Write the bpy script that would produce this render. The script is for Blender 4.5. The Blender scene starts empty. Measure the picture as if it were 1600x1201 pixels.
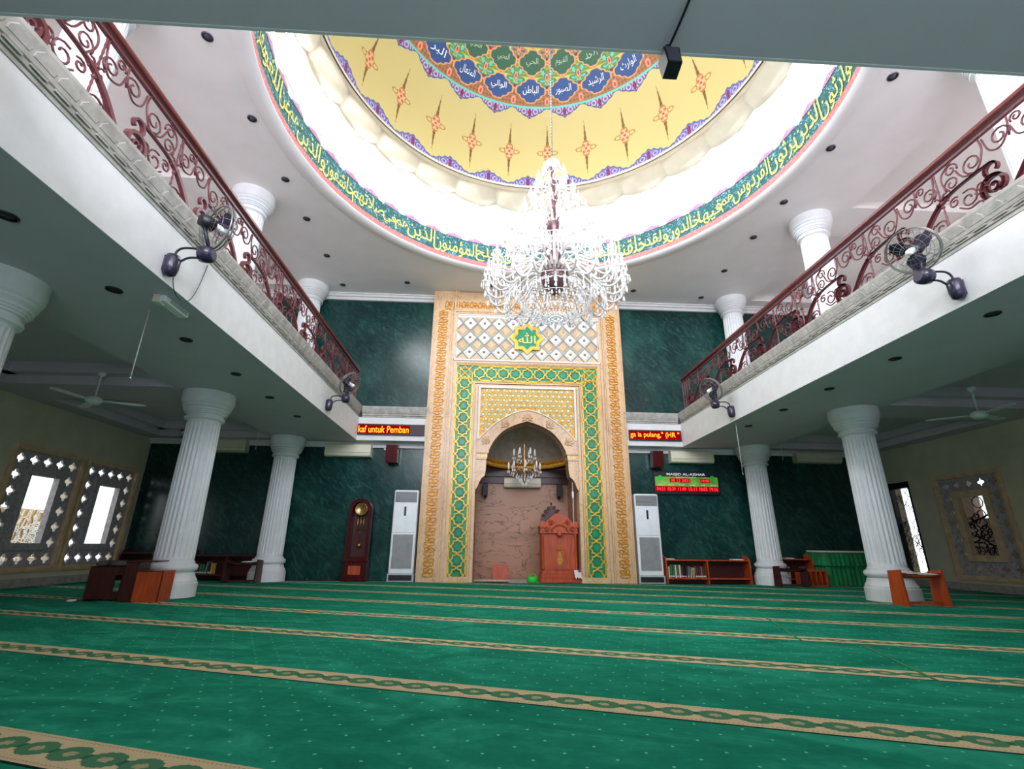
import bpy, math, random
import numpy as np
from mathutils import Vector, Matrix

S = bpy.context.scene
COL = S.collection
random.seed(4)
PI = math.pi

# ------------------------------------------------------------------ camera, sky, light, exposure
CAM_Z, F_PX = 0.75, 748.55
_p, _y, _r = math.radians(18.68), math.radians(2.80), math.radians(0.615)
fwd = Vector((math.sin(_y)*math.cos(_p), math.cos(_y)*math.cos(_p), math.sin(_p)))
rt = Vector((math.cos(_y), -math.sin(_y), 0)); up = rt.cross(fwd)
r2 = rt*math.cos(_r) + up*math.sin(_r); u2 = -rt*math.sin(_r) + up*math.cos(_r)
cd = bpy.data.cameras.new('camera'); cd.sensor_fit = 'HORIZONTAL'; cd.sensor_width = 36
cd.lens = 36*F_PX/1600; cd.clip_start = 0.05
cam = bpy.data.objects.new('camera', cd); COL.objects.link(cam)
m4 = Matrix.Identity(4)
for i in range(3):
    m4[i][0], m4[i][1], m4[i][2] = r2[i], u2[i], -fwd[i]
m4[2][3] = CAM_Z
cam.matrix_world = m4
S.camera = cam

W = bpy.data.worlds.new('sky'); S.world = W; W.use_nodes = True
wb = W.node_tree.nodes['Background']; wb.inputs[0].default_value = (0.86, 0.93, 1, 1); wb.inputs[1].default_value = 2.0
DRUM_SUNNY, DRUM_SHADY = 42.0, 14.0       # daylight glow of the frosted drum windows
REAR_FILL, DOOR_FILL, SIDE_FILL = 30.0, 4.6, 3.0   # glow of unseen rear windows, doors and upper side windows added to brighten the hall
S.view_settings.view_transform = 'Standard'; S.view_settings.look = 'None'
S.view_settings.gamma = 1; S.view_settings.exposure = 0.0
S.view_settings.use_curve_mapping = False
cy = S.cycles
cy.use_denoising = True; cy.max_bounces = 7; cy.diffuse_bounces = 5; cy.glossy_bounces = 3
cy.transmission_bounces = 4; cy.transparent_max_bounces = 8
cy.caustics_reflective = False; cy.caustics_refractive = False; cy.sample_clamp_indirect = 6

# ------------------------------------------------------------------ helpers
def lin(c):
    return tuple(((x/255)/12.92 if x/255 <= .04045 else ((x/255+.055)/1.055)**2.4) for x in c)

class G:
    """tiny helper to write node maths as expressions"""
    def __init__(s, nt, sock): s.nt, s.s = nt, sock
    def _m(s, op, o=None, o2=None):
        n = s.nt.nodes.new('ShaderNodeMath'); n.operation = op
        s.nt.links.new(s.s, n.inputs[0])
        for i, q in ((1, o), (2, o2)):
            if q is None: continue
            if isinstance(q, G): s.nt.links.new(q.s, n.inputs[i])
            else: n.inputs[i].default_value = q
        return G(s.nt, n.outputs[0])
    def __add__(s, o): return s._m('ADD', o)
    def __sub__(s, o): return s._m('SUBTRACT', o)
    def __mul__(s, o): return s._m('MULTIPLY', o)
    def __truediv__(s, o): return s._m('DIVIDE', o)
    def lt(s, o): return s._m('LESS_THAN', o)
    def gt(s, o): return s._m('GREATER_THAN', o)
    def fract(s): return s._m('FRACT')
    def absv(s): return s._m('ABSOLUTE')
    def sin(s): return s._m('SINE')
    def mx(s, o): return s._m('MAXIMUM', o)

def mixc(nt, f, a, b):
    n = nt.nodes.new('ShaderNodeMix'); n.data_type = 'RGBA'
    if isinstance(f, G): nt.links.new(f.s, n.inputs[0])
    else: n.inputs[0].default_value = f
    for i, q in ((6, a), (7, b)):
        if isinstance(q, G): nt.links.new(q.s, n.inputs[i])
        else: n.inputs[i].default_value = (*lin(q), 1)
    return G(nt, n.outputs[2])

def newmat(name, rough=.6, metal=0, spec=.5, coat=0):
    m = bpy.data.materials.new(name); m.use_nodes = True
    b = m.node_tree.nodes['Principled BSDF']
    b.inputs['Roughness'].default_value = rough; b.inputs['Metallic'].default_value = metal
    b.inputs['Specular IOR Level'].default_value = spec; b.inputs['Coat Weight'].default_value = coat
    return m, m.node_tree, b

def coords(nt, kind='Object'):
    t = nt.nodes.new('ShaderNodeTexCoord'); x = nt.nodes.new('ShaderNodeSeparateXYZ')
    nt.links.new(t.outputs[kind], x.inputs[0])
    return t.outputs[kind], G(nt, x.outputs[0]), G(nt, x.outputs[1]), G(nt, x.outputs[2])

def noise(nt, vec, scale, detail=3, rough=.5, dist=0, st=None):
    if st:
        mp = nt.nodes.new('ShaderNodeMapping'); mp.inputs['Scale'].default_value = st
        nt.links.new(vec, mp.inputs[0]); vec = mp.outputs[0]
    n = nt.nodes.new('ShaderNodeTexNoise'); nt.links.new(vec, n.inputs['Vector'])
    n.inputs['Scale'].default_value = scale; n.inputs['Detail'].default_value = detail
    n.inputs['Roughness'].default_value = rough; n.inputs['Distortion'].default_value = dist
    return G(nt, n.outputs[0])

def ramp(nt, v, stops):
    n = nt.nodes.new('ShaderNodeValToRGB'); nt.links.new(v.s, n.inputs[0])
    e = n.color_ramp.elements
    while len(e) < len(stops): e.new(.5)
    for k, (p, c) in zip(e, stops):
        k.position = p; k.color = (*lin(c), 1)
    return G(nt, n.outputs[0])

def paint(name, c, rough=.6, metal=0, var=.06, scale=6, st=None, **k):
    """plain coloured surface with a faint mottling"""
    m, nt, b = newmat(name, rough, metal, **k)
    v, *_ = coords(nt); n = noise(nt, v, scale, 4, st=st)
    lo = tuple(x*(1-var) for x in c); hi = tuple(min(255, x*(1+var)) for x in c)
    nt.links.new(ramp(nt, n, [(.3, lo), (.7, hi)]).s, b.inputs['Base Color'])
    return m

def emit(name, c, s):
    m = bpy.data.materials.new(name); m.use_nodes = True; nt = m.node_tree; nt.nodes.clear()
    e = nt.nodes.new('ShaderNodeEmission'); o = nt.nodes.new('ShaderNodeOutputMaterial')
    e.inputs[0].default_value = (*lin(c), 1); e.inputs[1].default_value = s
    nt.links.new(e.outputs[0], o.inputs[0]); return m

# ------------------------------------------------------------------ materials
M = {}
M['white'] = paint('white_paint', (222, 222, 220), .55, var=.02)
M['column'] = paint('column_paint', (226, 228, 228), .5, var=.02)
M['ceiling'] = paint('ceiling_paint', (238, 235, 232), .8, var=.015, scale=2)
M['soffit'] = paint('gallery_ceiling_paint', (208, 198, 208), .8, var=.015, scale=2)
M['wall'] = paint('cream_wall_paint', (206, 198, 172), .8, var=.03, scale=3)
M['stone'] = paint('grey_moulding', (164, 160, 152), .6, var=.1, scale=9)
M['dark'] = paint('dark_plastic', (28, 28, 34), .4)
M['fan_plastic'] = paint('fan_plastic', (42, 38, 58), .25)
M['wire'] = paint('grey_wire', (128, 128, 122), .3, .6)
M['maroon'] = paint('maroon_iron', (98, 46, 50), .38, .1, var=.15, scale=30)
M['rail'] = paint('maroon_handrail', (104, 44, 40), .3, .0, var=.12, scale=8, st=(8, 1, 8))
M['beige_plastic'] = paint('cream_plastic', (222, 216, 190), .4, var=.02)
M['ac_white'] = paint('white_plastic', (238, 240, 242), .35, var=.02)
M['ac_grille'] = paint('grey_grille', (150, 150, 150), .5)
M['gold'] = paint('gold_paint', (226, 176, 62), .35, .25, var=.12, scale=14)
M['gold_deep'] = paint('ochre_gold', (206, 140, 36), .4, .2, var=.18, scale=20)
M['gold_pale'] = paint('pale_gold', (236, 204, 92), .38, .2, var=.1, scale=14)
M['brass'] = paint('brass', (186, 150, 96), .3, .8)
M['green_panel'] = paint('emerald_panel', (8, 134, 88), .35, var=.12, scale=5)
M['red_wood'] = paint('red_wood', (176, 70, 26), .45, var=.13, scale=7, st=(3, 3, .5))
M['dark_wood'] = paint('dark_wood', (66, 24, 22), .4, var=.25, scale=7, st=(6, 6, 1))
M['clock_wood'] = paint('mahogany', (70, 16, 18), .22, var=.25, scale=7, st=(6, 6, 1))
M['cloth_green'] = paint('green_cloth', (20, 120, 66), .8, var=.15)
M['cream_tile'] = paint('cream_relief', (214, 184, 146), .5, var=.06)
M['white_tile'] = paint('white_relief', (232, 228, 218), .5, var=.02)
M['grey_strap'] = paint('grey_strap', (176, 182, 182), .5, var=.04)
M['brown'] = paint('brown_boss', (150, 112, 72), .5)
M['tan_frame'] = paint('tan_window_frame', (214, 184, 146), .6, var=.08)
M['grey_lattice'] = paint('grey_lattice', (172, 166, 168), .6, var=.12, scale=18)
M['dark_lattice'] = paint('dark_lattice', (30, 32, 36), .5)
M['paper'] = paint('paper', (220, 216, 208), .8)
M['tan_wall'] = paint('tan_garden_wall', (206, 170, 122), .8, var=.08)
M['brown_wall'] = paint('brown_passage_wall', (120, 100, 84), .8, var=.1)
M['niche_plaster'] = paint('niche_plaster', (168, 156, 142), .7)
M['white_wall'] = paint('white_garden_wall', (238, 236, 230), .8, var=.03)
M['candle'] = paint('candle_glass', (240, 238, 232), .3, var=.01)
M['mauve'] = paint('mauve_brown_metal', (112, 84, 84), .3, .5)
M['downlight'] = paint('downlight_lens', (92, 92, 104), .3, .4)
M['downlight_dark'] = paint('downlight_recess', (34, 36, 36), .5)
M['terrace'] = paint('terrace', (190, 186, 176), .8)
M['purple_cloth'] = paint('purple_cloth', (92, 60, 110), .8)
M['bag_green'] = paint('bag_green', (38, 196, 60), .4)
M['led_word'] = emit('led_orange', (255, 170, 50), 2.2)
M['led_red'] = emit('led_red_glow', (190, 0, 10), .7)
M['led_digit'] = emit('led_red_digit', (255, 45, 60), 2.6)
M['led_off'] = paint('led_off', (48, 14, 20), .5)
M['sign_white'] = emit('sign_white', (230, 235, 235), .9)

def m_marble(name, base, vein, dark, rough=.3, sc=1.2, st=(1, 1, .5), det=8, ds=2.5):
    m, nt, b = newmat(name, rough)
    v, *_ = coords(nt)
    n = noise(nt, v, sc, 6, .6, 1.4, st); n2 = noise(nt, v, sc*3.1, det, .6, ds, st)
    a = ramp(nt, n, [(.3, dark), (.5, base), (.75, base)])
    k = (n2 - .5).absv(); veinf = (k*-60 + 1).mx(0)
    nt.links.new(mixc(nt, veinf*.75, a, vein).s, b.inputs['Base Color'])
    return m
M['beige_marble'] = m_marble('beige_marble', (222, 188, 146), (160, 116, 84), (206, 166, 124), .3, .8, (1, 1, .6))
M['arch_marble'] = m_marble('arch_marble', (218, 178, 134), (150, 104, 74), (206, 160, 116), .3, .8, (1, 1, .6))
M['brown_marble'] = m_marble('brown_marble', (176, 130, 100), (70, 40, 34), (136, 92, 68), .45, .42, (.8, .6, 2.2), 4, .8)

def m_green_wall():
    m, nt, b = newmat('green_marble', .22)
    v, x, y, z = coords(nt)
    mr = nt.nodes.new('ShaderNodeMapping'); mr.inputs['Rotation'].default_value = (0, .75, 0); nt.links.new(v, mr.inputs[0]); vr = mr.outputs[0]
    n = noise(nt, v, .9, 5, .6, 1.0, (1, 1, .8)); n2 = noise(nt, vr, 2.8, 8, .68, 2.0, (2.2, 1, .9))
    a = ramp(nt, n, [(.3, (6, 30, 32)), (.5, (18, 56, 52)), (.7, (40, 88, 78))])
    k = ramp(nt, n2, [(.36, (6, 30, 32)), (.52, (22, 64, 60)), (.74, (76, 120, 110))])
    c = mixc(nt, .42, a, k)
    seam = (((x+.12)/1.22).fract().lt(.006)).mx(((z+.2)/1.2).fract().lt(.006))
    nt.links.new(mixc(nt, seam*.6, c, (14, 34, 32)).s, b.inputs['Base Color'])
    return m
M['green_marble'] = m_green_wall()

def m_carpet():
    m, nt, b = newmat('green_carpet', .95, spec=.05)
    v, x, y, z = coords(nt)
    pile = noise(nt, v, 260, 2); big = noise(nt, v, 1.6, 5, .65, 1.2, (.7, 1.6, 1)); mid = noise(nt, v, 9, 5, .7)
    g = ramp(nt, big*.65 + mid*.25 + pile*.1, [(.36, (14, 104, 80)), (.5, (26, 126, 98)), (.62, (44, 150, 118))])
    px, py = (x/.20), (y/.20)
    def dots(ox, oy):
        fx = (px+ox).fract()-.5; fy = (py+oy).fract()-.5
        return (fx*fx + fy*fy).lt(.0012)
    d = dots(0, 0).mx(dots(.5, .5))
    g = mixc(nt, d*.75, g, (120, 206, 170))
    # border stripe with its chain of green ovals
    u = (x/.175).fract()-.5; w = (y-.125)/.062
    wob = noise(nt, v, 60, 3, .7)
    e = u*u*4.9 + w*w + (wob-.5)*.9
    beige = mixc(nt, pile, (184, 164, 124), (214, 194, 154))
    flower = ((u*u*15 + w*w*3.0)+(wob-.5)*1.6).lt(.38)
    oval = e.lt(1.05)
    chain = mixc(nt, oval, beige, (72, 122, 88))
    chain = mixc(nt, flower*oval*.75, chain, (188, 168, 128))
    link = ((u.absv()-.5).absv().lt(.07))*(w.absv().lt(.35))
    chain = mixc(nt, link, chain, (44, 100, 68))
    fine = ((y-.03).absv().lt(.004)).mx((y-.22).absv().lt(.004)) * ((x/.02).fract().lt(.5))
    chain = mixc(nt, fine*.6, chain, (110, 104, 70))
    instripe = y.gt(.012)*y.lt(.238)
    c = mixc(nt, instripe, g, chain)
    c = mixc(nt, y.lt(.012), c, (6, 40, 34))
    nt.links.new(c.s, b.inputs['Base Color'])
    bp = nt.nodes.new('ShaderNodeBump'); bp.inputs['Strength'].default_value = .35; bp.inputs['Distance'].default_value = .01
    nt.links.new((pile*.5 + big*2).s, bp.inputs['Height']); nt.links.new(bp.outputs[0], b.inputs['Normal'])
    return m
M['carpet'] = m_carpet()

def m_band():
    m, nt, b = newmat('calligraphy_band', .6)
    v, x, y, z = coords(nt)
    n = noise(nt, v, 17, 3, .6, 1.5); base = ramp(nt, noise(nt, v, 5, 3), [(.3, (30, 86, 84)), (.7, (46, 108, 108))])
    c = mixc(nt, n.gt(.585), base, (146, 190, 200))
    nt.links.new(c.s, b.inputs['Base Color']); return m
M['band'] = m_band()
def m_speckle(name, a, c, sc, th=.55):
    m, nt, b = newmat(name, .6)
    v, *_ = coords(nt)
    nt.links.new(mixc(nt, noise(nt, v, sc, 3, .6, 2).gt(th), a, c).s, b.inputs['Base Color']); return m
M['pink'] = m_speckle('pink_border', (196, 112, 112), (222, 160, 150), 30)
M['lilac'] = m_speckle('lilac_border', (178, 128, 160), (206, 170, 196), 24)
M['yellow_script'] = paint('yellow_script', (226, 216, 116), .5, var=.03)
M['white_script'] = paint('white_script', (240, 242, 240), .5, var=.02)
M['sage_script'] = paint('sage_script', (176, 196, 156), .5, var=.02)
M['drum_white'] = paint('drum_white', (226, 220, 210), .6, var=.01)
M['swag'] = paint('swag_cream', (176, 164, 140), .6, var=.03, scale=4)
M['glass_sun'] = emit('frosted_drum_glass', (236, 244, 255), DRUM_SUNNY)
M['glass_rear'] = emit('rear_window_glass', (235, 240, 255), REAR_FILL)  # this and the next two: panes of windows and doors added as fill light
M['glass_door'] = emit('door_glass', (225, 235, 255), DOOR_FILL)
M['glass_side'] = emit('upper_side_window_glass', (240, 242, 250), SIDE_FILL)
M['glass_shade'] = emit('frosted_drum_glass_shaded', (206, 226, 255), DRUM_SHADY)
def m_dome():
    m, nt, b = newmat('dome_painting', .6)
    a = nt.nodes.new('ShaderNodeAttribute'); a.attribute_name = 'Col'
    nt.links.new(a.outputs['Color'], b.inputs['Base Color']); return m
M['dome'] = m_dome()
def m_crystal():
    m, nt, b = newmat('crystal', .06, spec=.9)
    b.inputs['Base Color'].default_value = (.97, .94, .93, 1); b.inputs['Transmission Weight'].default_value = .0; b.inputs['Roughness'].default_value = .18
    b.inputs['IOR'].default_value = 1.5
    return m
M['crystal'] = m_crystal()
M['arm_glass'] = paint('white_arm_glass', (244, 236, 232), .22, var=.01)
def m_sign():
    m, nt, b = newmat('sign_green_print', .4)
    v, x, y, z = coords(nt)
    c = ramp(nt, noise(nt, v, 4, 3), [(.3, (60, 120, 40)), (.7, (130, 180, 70))])
    nt.links.new(c.s, b.inputs['Base Color'])
    nt.links.new(c.s, b.inputs['Emission Color']); b.inputs['Emission Strength'].default_value = .35
    return m
M['sign_green'] = m_sign()

# ------------------------------------------------------------------ mesh building
def catmull(P, n=8, closed=False):
    P = [Vector(p) for p in P]; out = []; N = len(P)
    rng = range(N if closed else N-1)
    for i in rng:
        if closed: a, b, c, d = P[i-1], P[i], P[(i+1) % N], P[(i+2) % N]
        else: a, b, c, d = P[max(i-1, 0)], P[i], P[i+1], P[min(i+2, N-1)]
        for k in range(n):
            t = k/n
            out.append(.5*((2*b)+(c-a)*t+(2*a-5*b+4*c-d)*t*t+(3*b-a-3*c+d)*t**3))
    if not closed: out.append(P[-1])
    return out

class Frame:
    """a plane in space: point (u, v) and height n above it"""
    def __init__(s, o, eu, ev, en): s.o, s.u, s.v, s.n = Vector(o), Vector(eu), Vector(ev), Vector(en)
    def __call__(s, u, v, n=0): return s.o + s.u*u + s.v*v + s.n*n

class MB:
    def __init__(s): s.v, s.f, s.m, s.sm = [], [], [], []
    def face(s, idx, m=0, sm=False): s.f.append(tuple(idx)); s.m.append(m); s.sm.append(sm)
    def add(s, pts):
        k = len(s.v); s.v.extend([tuple(p) for p in pts]); return k
    def quad(s, a, b, c, d, m=0):
        k = s.add([a, b, c, d]); s.face((k, k+1, k+2, k+3), m)
    def box(s, x0, y0, z0, x1, y1, z1, m=0):
        k = s.add([(x, y, z) for z in (z0, z1) for y in (y0, y1) for x in (x0, x1)])
        for q in ((0, 2, 3, 1), (4, 5, 7, 6), (0, 1, 5, 4), (2, 6, 7, 3), (0, 4, 6, 2), (1, 3, 7, 5)):
            s.face([k+i for i in q], m)
        return s
    def bevbox(s, x0, y0, z0, x1, y1, z1, b, m=0):
        """box with chamfered vertical and top edges"""
        P = [(x0+b, y0), (x1-b, y0), (x1, y0+b), (x1, y1-b), (x1-b, y1), (x0+b, y1), (x0, y1-b), (x0, y0+b)]
        c = ((x0+x1)/2, (y0+y1)/2)
        def ring(z, ins):
            return s.add([(x+(ins if x < c[0] else -ins), y+(ins if y < c[1] else -ins), z) for x, y in P])
        rs = [ring(z0, b*.5), ring(z0+b*.5, 0), ring(z1-b, 0), ring(z1, b)]
        for a, d in zip(rs, rs[1:]):
            for i in range(8): s.face((a+i, a+(i+1) % 8, d+(i+1) % 8, d+i), m)
        s.face([rs[0]+i for i in range(7, -1, -1)], m); s.face([rs[-1]+i for i in range(8)], m)
        return s
    def obox(s, fr, u0, v0, n0, u1, v1, n1, m=0):
        k = s.add([fr(u, v, n) for n in (n0, n1) for v in (v0, v1) for u in (u0, u1)])
        for q in ((0, 2, 3, 1), (4, 5, 7, 6), (0, 1, 5, 4), (2, 6, 7, 3), (0, 4, 6, 2), (1, 3, 7, 5)):
            s.face([k+i for i in q], m)
        return s
    def prism(s, fr, P, n0, n1, m=0, inset=0, top=True, bottom=False):
        """outline P extruded from n0 to n1, its top optionally drawn in towards the middle"""
        N = len(P); cx = sum(p[0] for p in P)/N; cy_ = sum(p[1] for p in P)/N
        a = s.add([fr(p[0], p[1], n0) for p in P])
        b = s.add([fr(cx+(p[0]-cx)*(1-inset), cy_+(p[1]-cy_)*(1-inset), n1) for p in P])
        for i in range(N): s.face((a+i, a+(i+1) % N, b+(i+1) % N, b+i), m)
        if top: s.face([b+i for i in range(N)], m)
        if bottom: s.face([a+i for i in range(N-1, -1, -1)], m)
        return s
    def ringprism(s, fr, A, B, n0, n1, m=0):
        """plate between outline A (outer) and B (inner), same number of points"""
        N = len(A)
        a0 = s.add([fr(*p, n0) for p in A]); a1 = s.add([fr(*p, n1) for p in A])
        b0 = s.add([fr(*p, n0) for p in B]); b1 = s.add([fr(*p, n1) for p in B])
        for i in range(N):
            j = (i+1) % N
            s.face((a1+i, a1+j, b1+j, b1+i), m); s.face((a0+i, a0+j, a1+j, a1+i), m)
            s.face((b0+i, b1+i, b1+j, b0+j), m); s.face((a0+i, b0+i, b0+j, a0+j), m)
        return s
    def ribbon(s, fr, P, w, n0, n1, m=0, closed=False, top=.6):
        """flat strap along a 2D path; w may be a list"""
        P = [Vector((p[0], p[1])) for p in P]; N = len(P); R = []
        for i in range(N):
            a = P[i-1] if (i or closed) else P[i]; b = P[(i+1) % N] if (i < N-1 or closed) else P[i]
            t = (b-a)
            if t.length < 1e-9: t = Vector((1, 0))
            t.normalize(); nn = Vector((-t.y, t.x)); ww = (w[i] if isinstance(w, list) else w)/2
            if 0 < i < N-1 or closed:
                e = (P[i]-a)
                if e.length > 1e-9:
                    e.normalize(); c = abs(Vector((-e.y, e.x)).dot(nn)); ww = ww/max(c, .6)
            k = s.add([fr(*(P[i]-nn*ww), n0), fr(*(P[i]-nn*ww*top), n1), fr(*(P[i]+nn*ww*top), n1), fr(*(P[i]+nn*ww), n0)])
            R.append(k)
        for i in range(N if closed else N-1):
            a, b = R[i], R[(i+1) % N]
            for q in range(3): s.face((a+q, b+q, b+q+1, a+q+1), m)
        if not closed:
            s.face([R[0]+q for q in range(4)], m); s.face([R[-1]+q for q in (3, 2, 1, 0)], m)
        return s
    def tube(s, P, r, n=8, m=0, closed=False, cap=True):
        P = [Vector(p) for p in P]; N = len(P); R = []; ref = None
        for i in range(N):
            a = P[i-1] if (i or closed) else P[i]; b = P[(i+1) % N] if (i < N-1 or closed) else P[i]
            t = (b-a); t = t.normalized() if t.length > 1e-9 else Vector((0, 0, 1))
            if ref is None: ref = Vector((0, 0, 1)) if abs(t.z) < .9 else Vector((1, 0, 0))
            x = ref - t*ref.dot(t)
            if x.length < 1e-6: x = t.orthogonal()
            x.normalize(); y = t.cross(x); ref = x
            rr = r[i] if isinstance(r, list) else r
            R.append(s.add([P[i]+x*rr*math.cos(2*PI*k/n)+y*rr*math.sin(2*PI*k/n) for k in range(n)]))
        for i in range(N if closed else N-1):
            a, b = R[i], R[(i+1) % N]
            for k in range(n): s.face((a+k, a+(k+1) % n, b+(k+1) % n, b+k), m, True)
        if cap and not closed:
            s.face([R[0]+k for k in range(n-1, -1, -1)], m); s.face([R[-1]+k for k in range(n)], m)
        return s
    def lathe(s, prof, n=24, c=(0, 0, 0), m=0, fn=None, axis=None, smooth=True, caps=True):
        ax = axis or (Vector((1, 0, 0)), Vector((0, 1, 0)), Vector((0, 0, 1))); c = Vector(c); R = []
        for r, z in prof:
            R.append(s.add([c+ax[0]*((fn(a, z) if fn else 1)*r*math.cos(a))+ax[1]*((fn(a, z) if fn else 1)*r*math.sin(a))+ax[2]*z
                            for a in [2*PI*k/n for k in range(n)]]))
        for a, b in zip(R, R[1:]):
            for k in range(n): s.face((a+k, a+(k+1) % n, b+(k+1) % n, b+k), m, smooth)
        if caps:
            s.face([R[0]+k for k in range(n-1, -1, -1)], m); s.face([R[-1]+k for k in range(n)], m)
        return s
    def ball(s, c, r, n=8, m=0, sz=1):
        k = max(3, n//2)
        s.lathe([(max(r*math.sin(PI*i/k), r*.02), -r*sz*math.cos(PI*i/k)) for i in range(k+1)], n, c, m); return s
    def drop(s, c, r, h, m=0, n=6):
        s.lathe([(r*.05, 0), (r*.5, -h*.25), (r, -h*.68), (r*.6, -h*.9), (r*.05, -h)], n, c, m, smooth=False); return s
    def build(s, name, mats, parent=None, **props):
        me = bpy.data.meshes.new(name); me.from_pydata(s.v, [], s.f)
        if not isinstance(mats, (list, tuple)): mats = [mats]
        for q in mats: me.materials.append(M[q])
        me.polygons.foreach_set('material_index', s.m); me.polygons.foreach_set('use_smooth', s.sm); me.update()
        o = bpy.data.objects.new(name, me); COL.objects.link(o)
        if parent: o.parent = parent
        for k, q in props.items(): o[k] = q
        return o

def tag(o, label, cat, group=None, kind=None):
    o['label'] = label; o['category'] = cat
    if group: o['group'] = group
    if kind: o['kind'] = kind
    return o
def thing(name, loc, label, cat, group=None, rz=0):
    o = bpy.data.objects.new(name, None); COL.objects.link(o); o.location = loc; o.rotation_euler.z = rz
    return tag(o, label, cat, group)
def struct(o, label=None):
    o['kind'] = 'structure'
    if label: o['label'] = label
    return o
KIDS = {}
def kids(o): return [c for c in list(bpy.data.objects) if c.parent == o]
def copy_tree(o, parent=None):
    c = o.copy(); COL.objects.link(c); c.parent = parent
    for k in kids(o): copy_tree(k, c)
    return c
def place(src, loc, label, rz=0, group=None):
    c = copy_tree(src); c.location = loc; c.rotation_euler.z = rz; c['label'] = label
    if group: c['group'] = group
    return c
ORD = ['first', 'second', 'third', 'fourth', 'fifth', 'sixth', 'seventh', 'eighth', 'ninth', 'tenth', 'eleventh', 'twelfth',
       'thirteenth', 'fourteenth', 'fifteenth', 'sixteenth', 'seventeenth', 'eighteenth', 'nineteenth', 'twentieth']

# Arabic letters joined into their written forms
_AR = {}
def _reg(ch, base, n): _AR[ch] = (base, n)
for ch, b, n in [('ء', 0xFE80, 1), ('آ', 0xFE81, 2), ('أ', 0xFE83, 2), ('ؤ', 0xFE85, 2), ('إ', 0xFE87, 2), ('ئ', 0xFE89, 4), ('ا', 0xFE8D, 2),
                 ('ب', 0xFE8F, 4), ('ة', 0xFE93, 2), ('ت', 0xFE95, 4), ('ث', 0xFE99, 4), ('ج', 0xFE9D, 4), ('ح', 0xFEA1, 4), ('خ', 0xFEA5, 4),
                 ('د', 0xFEA9, 2), ('ذ', 0xFEAB, 2), ('ر', 0xFEAD, 2), ('ز', 0xFEAF, 2), ('س', 0xFEB1, 4), ('ش', 0xFEB5, 4), ('ص', 0xFEB9, 4),
                 ('ض', 0xFEBD, 4), ('ط', 0xFEC1, 4), ('ظ', 0xFEC5, 4), ('ع', 0xFEC9, 4), ('غ', 0xFECD, 4), ('ف', 0xFED1, 4), ('ق', 0xFED5, 4),
                 ('ك', 0xFED9, 4), ('ل', 0xFEDD, 4), ('م', 0xFEE1, 4), ('ن', 0xFEE5, 4), ('ه', 0xFEE9, 4), ('و', 0xFEED, 2), ('ى', 0xFEEF, 2), ('ي', 0xFEF1, 4)]:
    _reg(ch, b, n)
def shape(t):
    t = t.replace('لا', '\u0001'); out = []
    for i, ch in enumerate(t):
        info = (0xFEFB, 2) if ch == '\u0001' else _AR.get(ch)
        if not info: out.append(ch); continue
        pv = t[i-1] if i else ' '; nx = t[i+1] if i+1 < len(t) else ' '
        pj = (pv in _AR and _AR[pv][1] == 4)
        nj = (nx in _AR and _AR[nx][1] >= 2 or nx == '\u0001') and info[1] == 4
        k = (3 if nj else 1) if pj else (2 if nj else 0)
        if info[1] == 1: k = 0
        if info[1] == 2: k = 1 if pj else 0
        out.append(chr(info[0]+k))
    return ''.join(reversed(out))

def glyphs(txt, res=3, off=0):
    """flat letter mesh: vertices (n, 2) and faces, default font"""
    c = bpy.data.curves.new('letters', 'FONT'); c.body = txt; c.size = 1; c.resolution_u = res; c.offset = off
    o = bpy.data.objects.new('letters', c); COL.objects.link(o)
    dg = bpy.context.evaluated_depsgraph_get()
    me = bpy.data.meshes.new_from_object(o.evaluated_get(dg))
    V = [(q.co.x, q.co.y) for q in me.vertices]; F = [tuple(p.vertices) for p in me.polygons]
    bpy.data.objects.remove(o); bpy.data.curves.remove(c); bpy.data.meshes.remove(me)
    return V, F
def write(mb, txt, fn, w, h, m=0, res=3, bold=False):
    """letters fitted to the box w x h round the origin, laid out by fn(x, y)"""
    V, F = glyphs(txt, res, .010 if bold else 0)
    if not V: return mb
    xs = [v[0] for v in V]; ys = [v[1] for v in V]
    sx = w/(max(xs)-min(xs)); sy = h/(max(ys)-min(ys)); cx = (max(xs)+min(xs))/2; cyy = (max(ys)+min(ys))/2
    for dx, dy in ((0, 0),):
        k = mb.add([fn((x-cx)*sx+dx, (y-cyy)*sy+dy) for x, y in V])
        for f in F: mb.face([k+i for i in f], m)
    return mb

# ------------------------------------------------------------------ dimensions
XL, XR = -3.124, 4.757            # gallery fascias
XWL, XWR = -8.0, 9.9              # side walls
YF, YR, YB = 11.676, 1.696, -3.0  # front wall, rear gallery edge, rear wall
YLED = 11.327                     # front ledge face
ZS, ZM, ZL = 3.1, 3.66, 3.917     # gallery soffit, moulding, ledge top
ZC = 7.127                        # ceiling
DC, DR = (0.90, 5.863), 4.33      # dome centre, drum radius
MX = 0.935                        # middle of the mihrab

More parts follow.
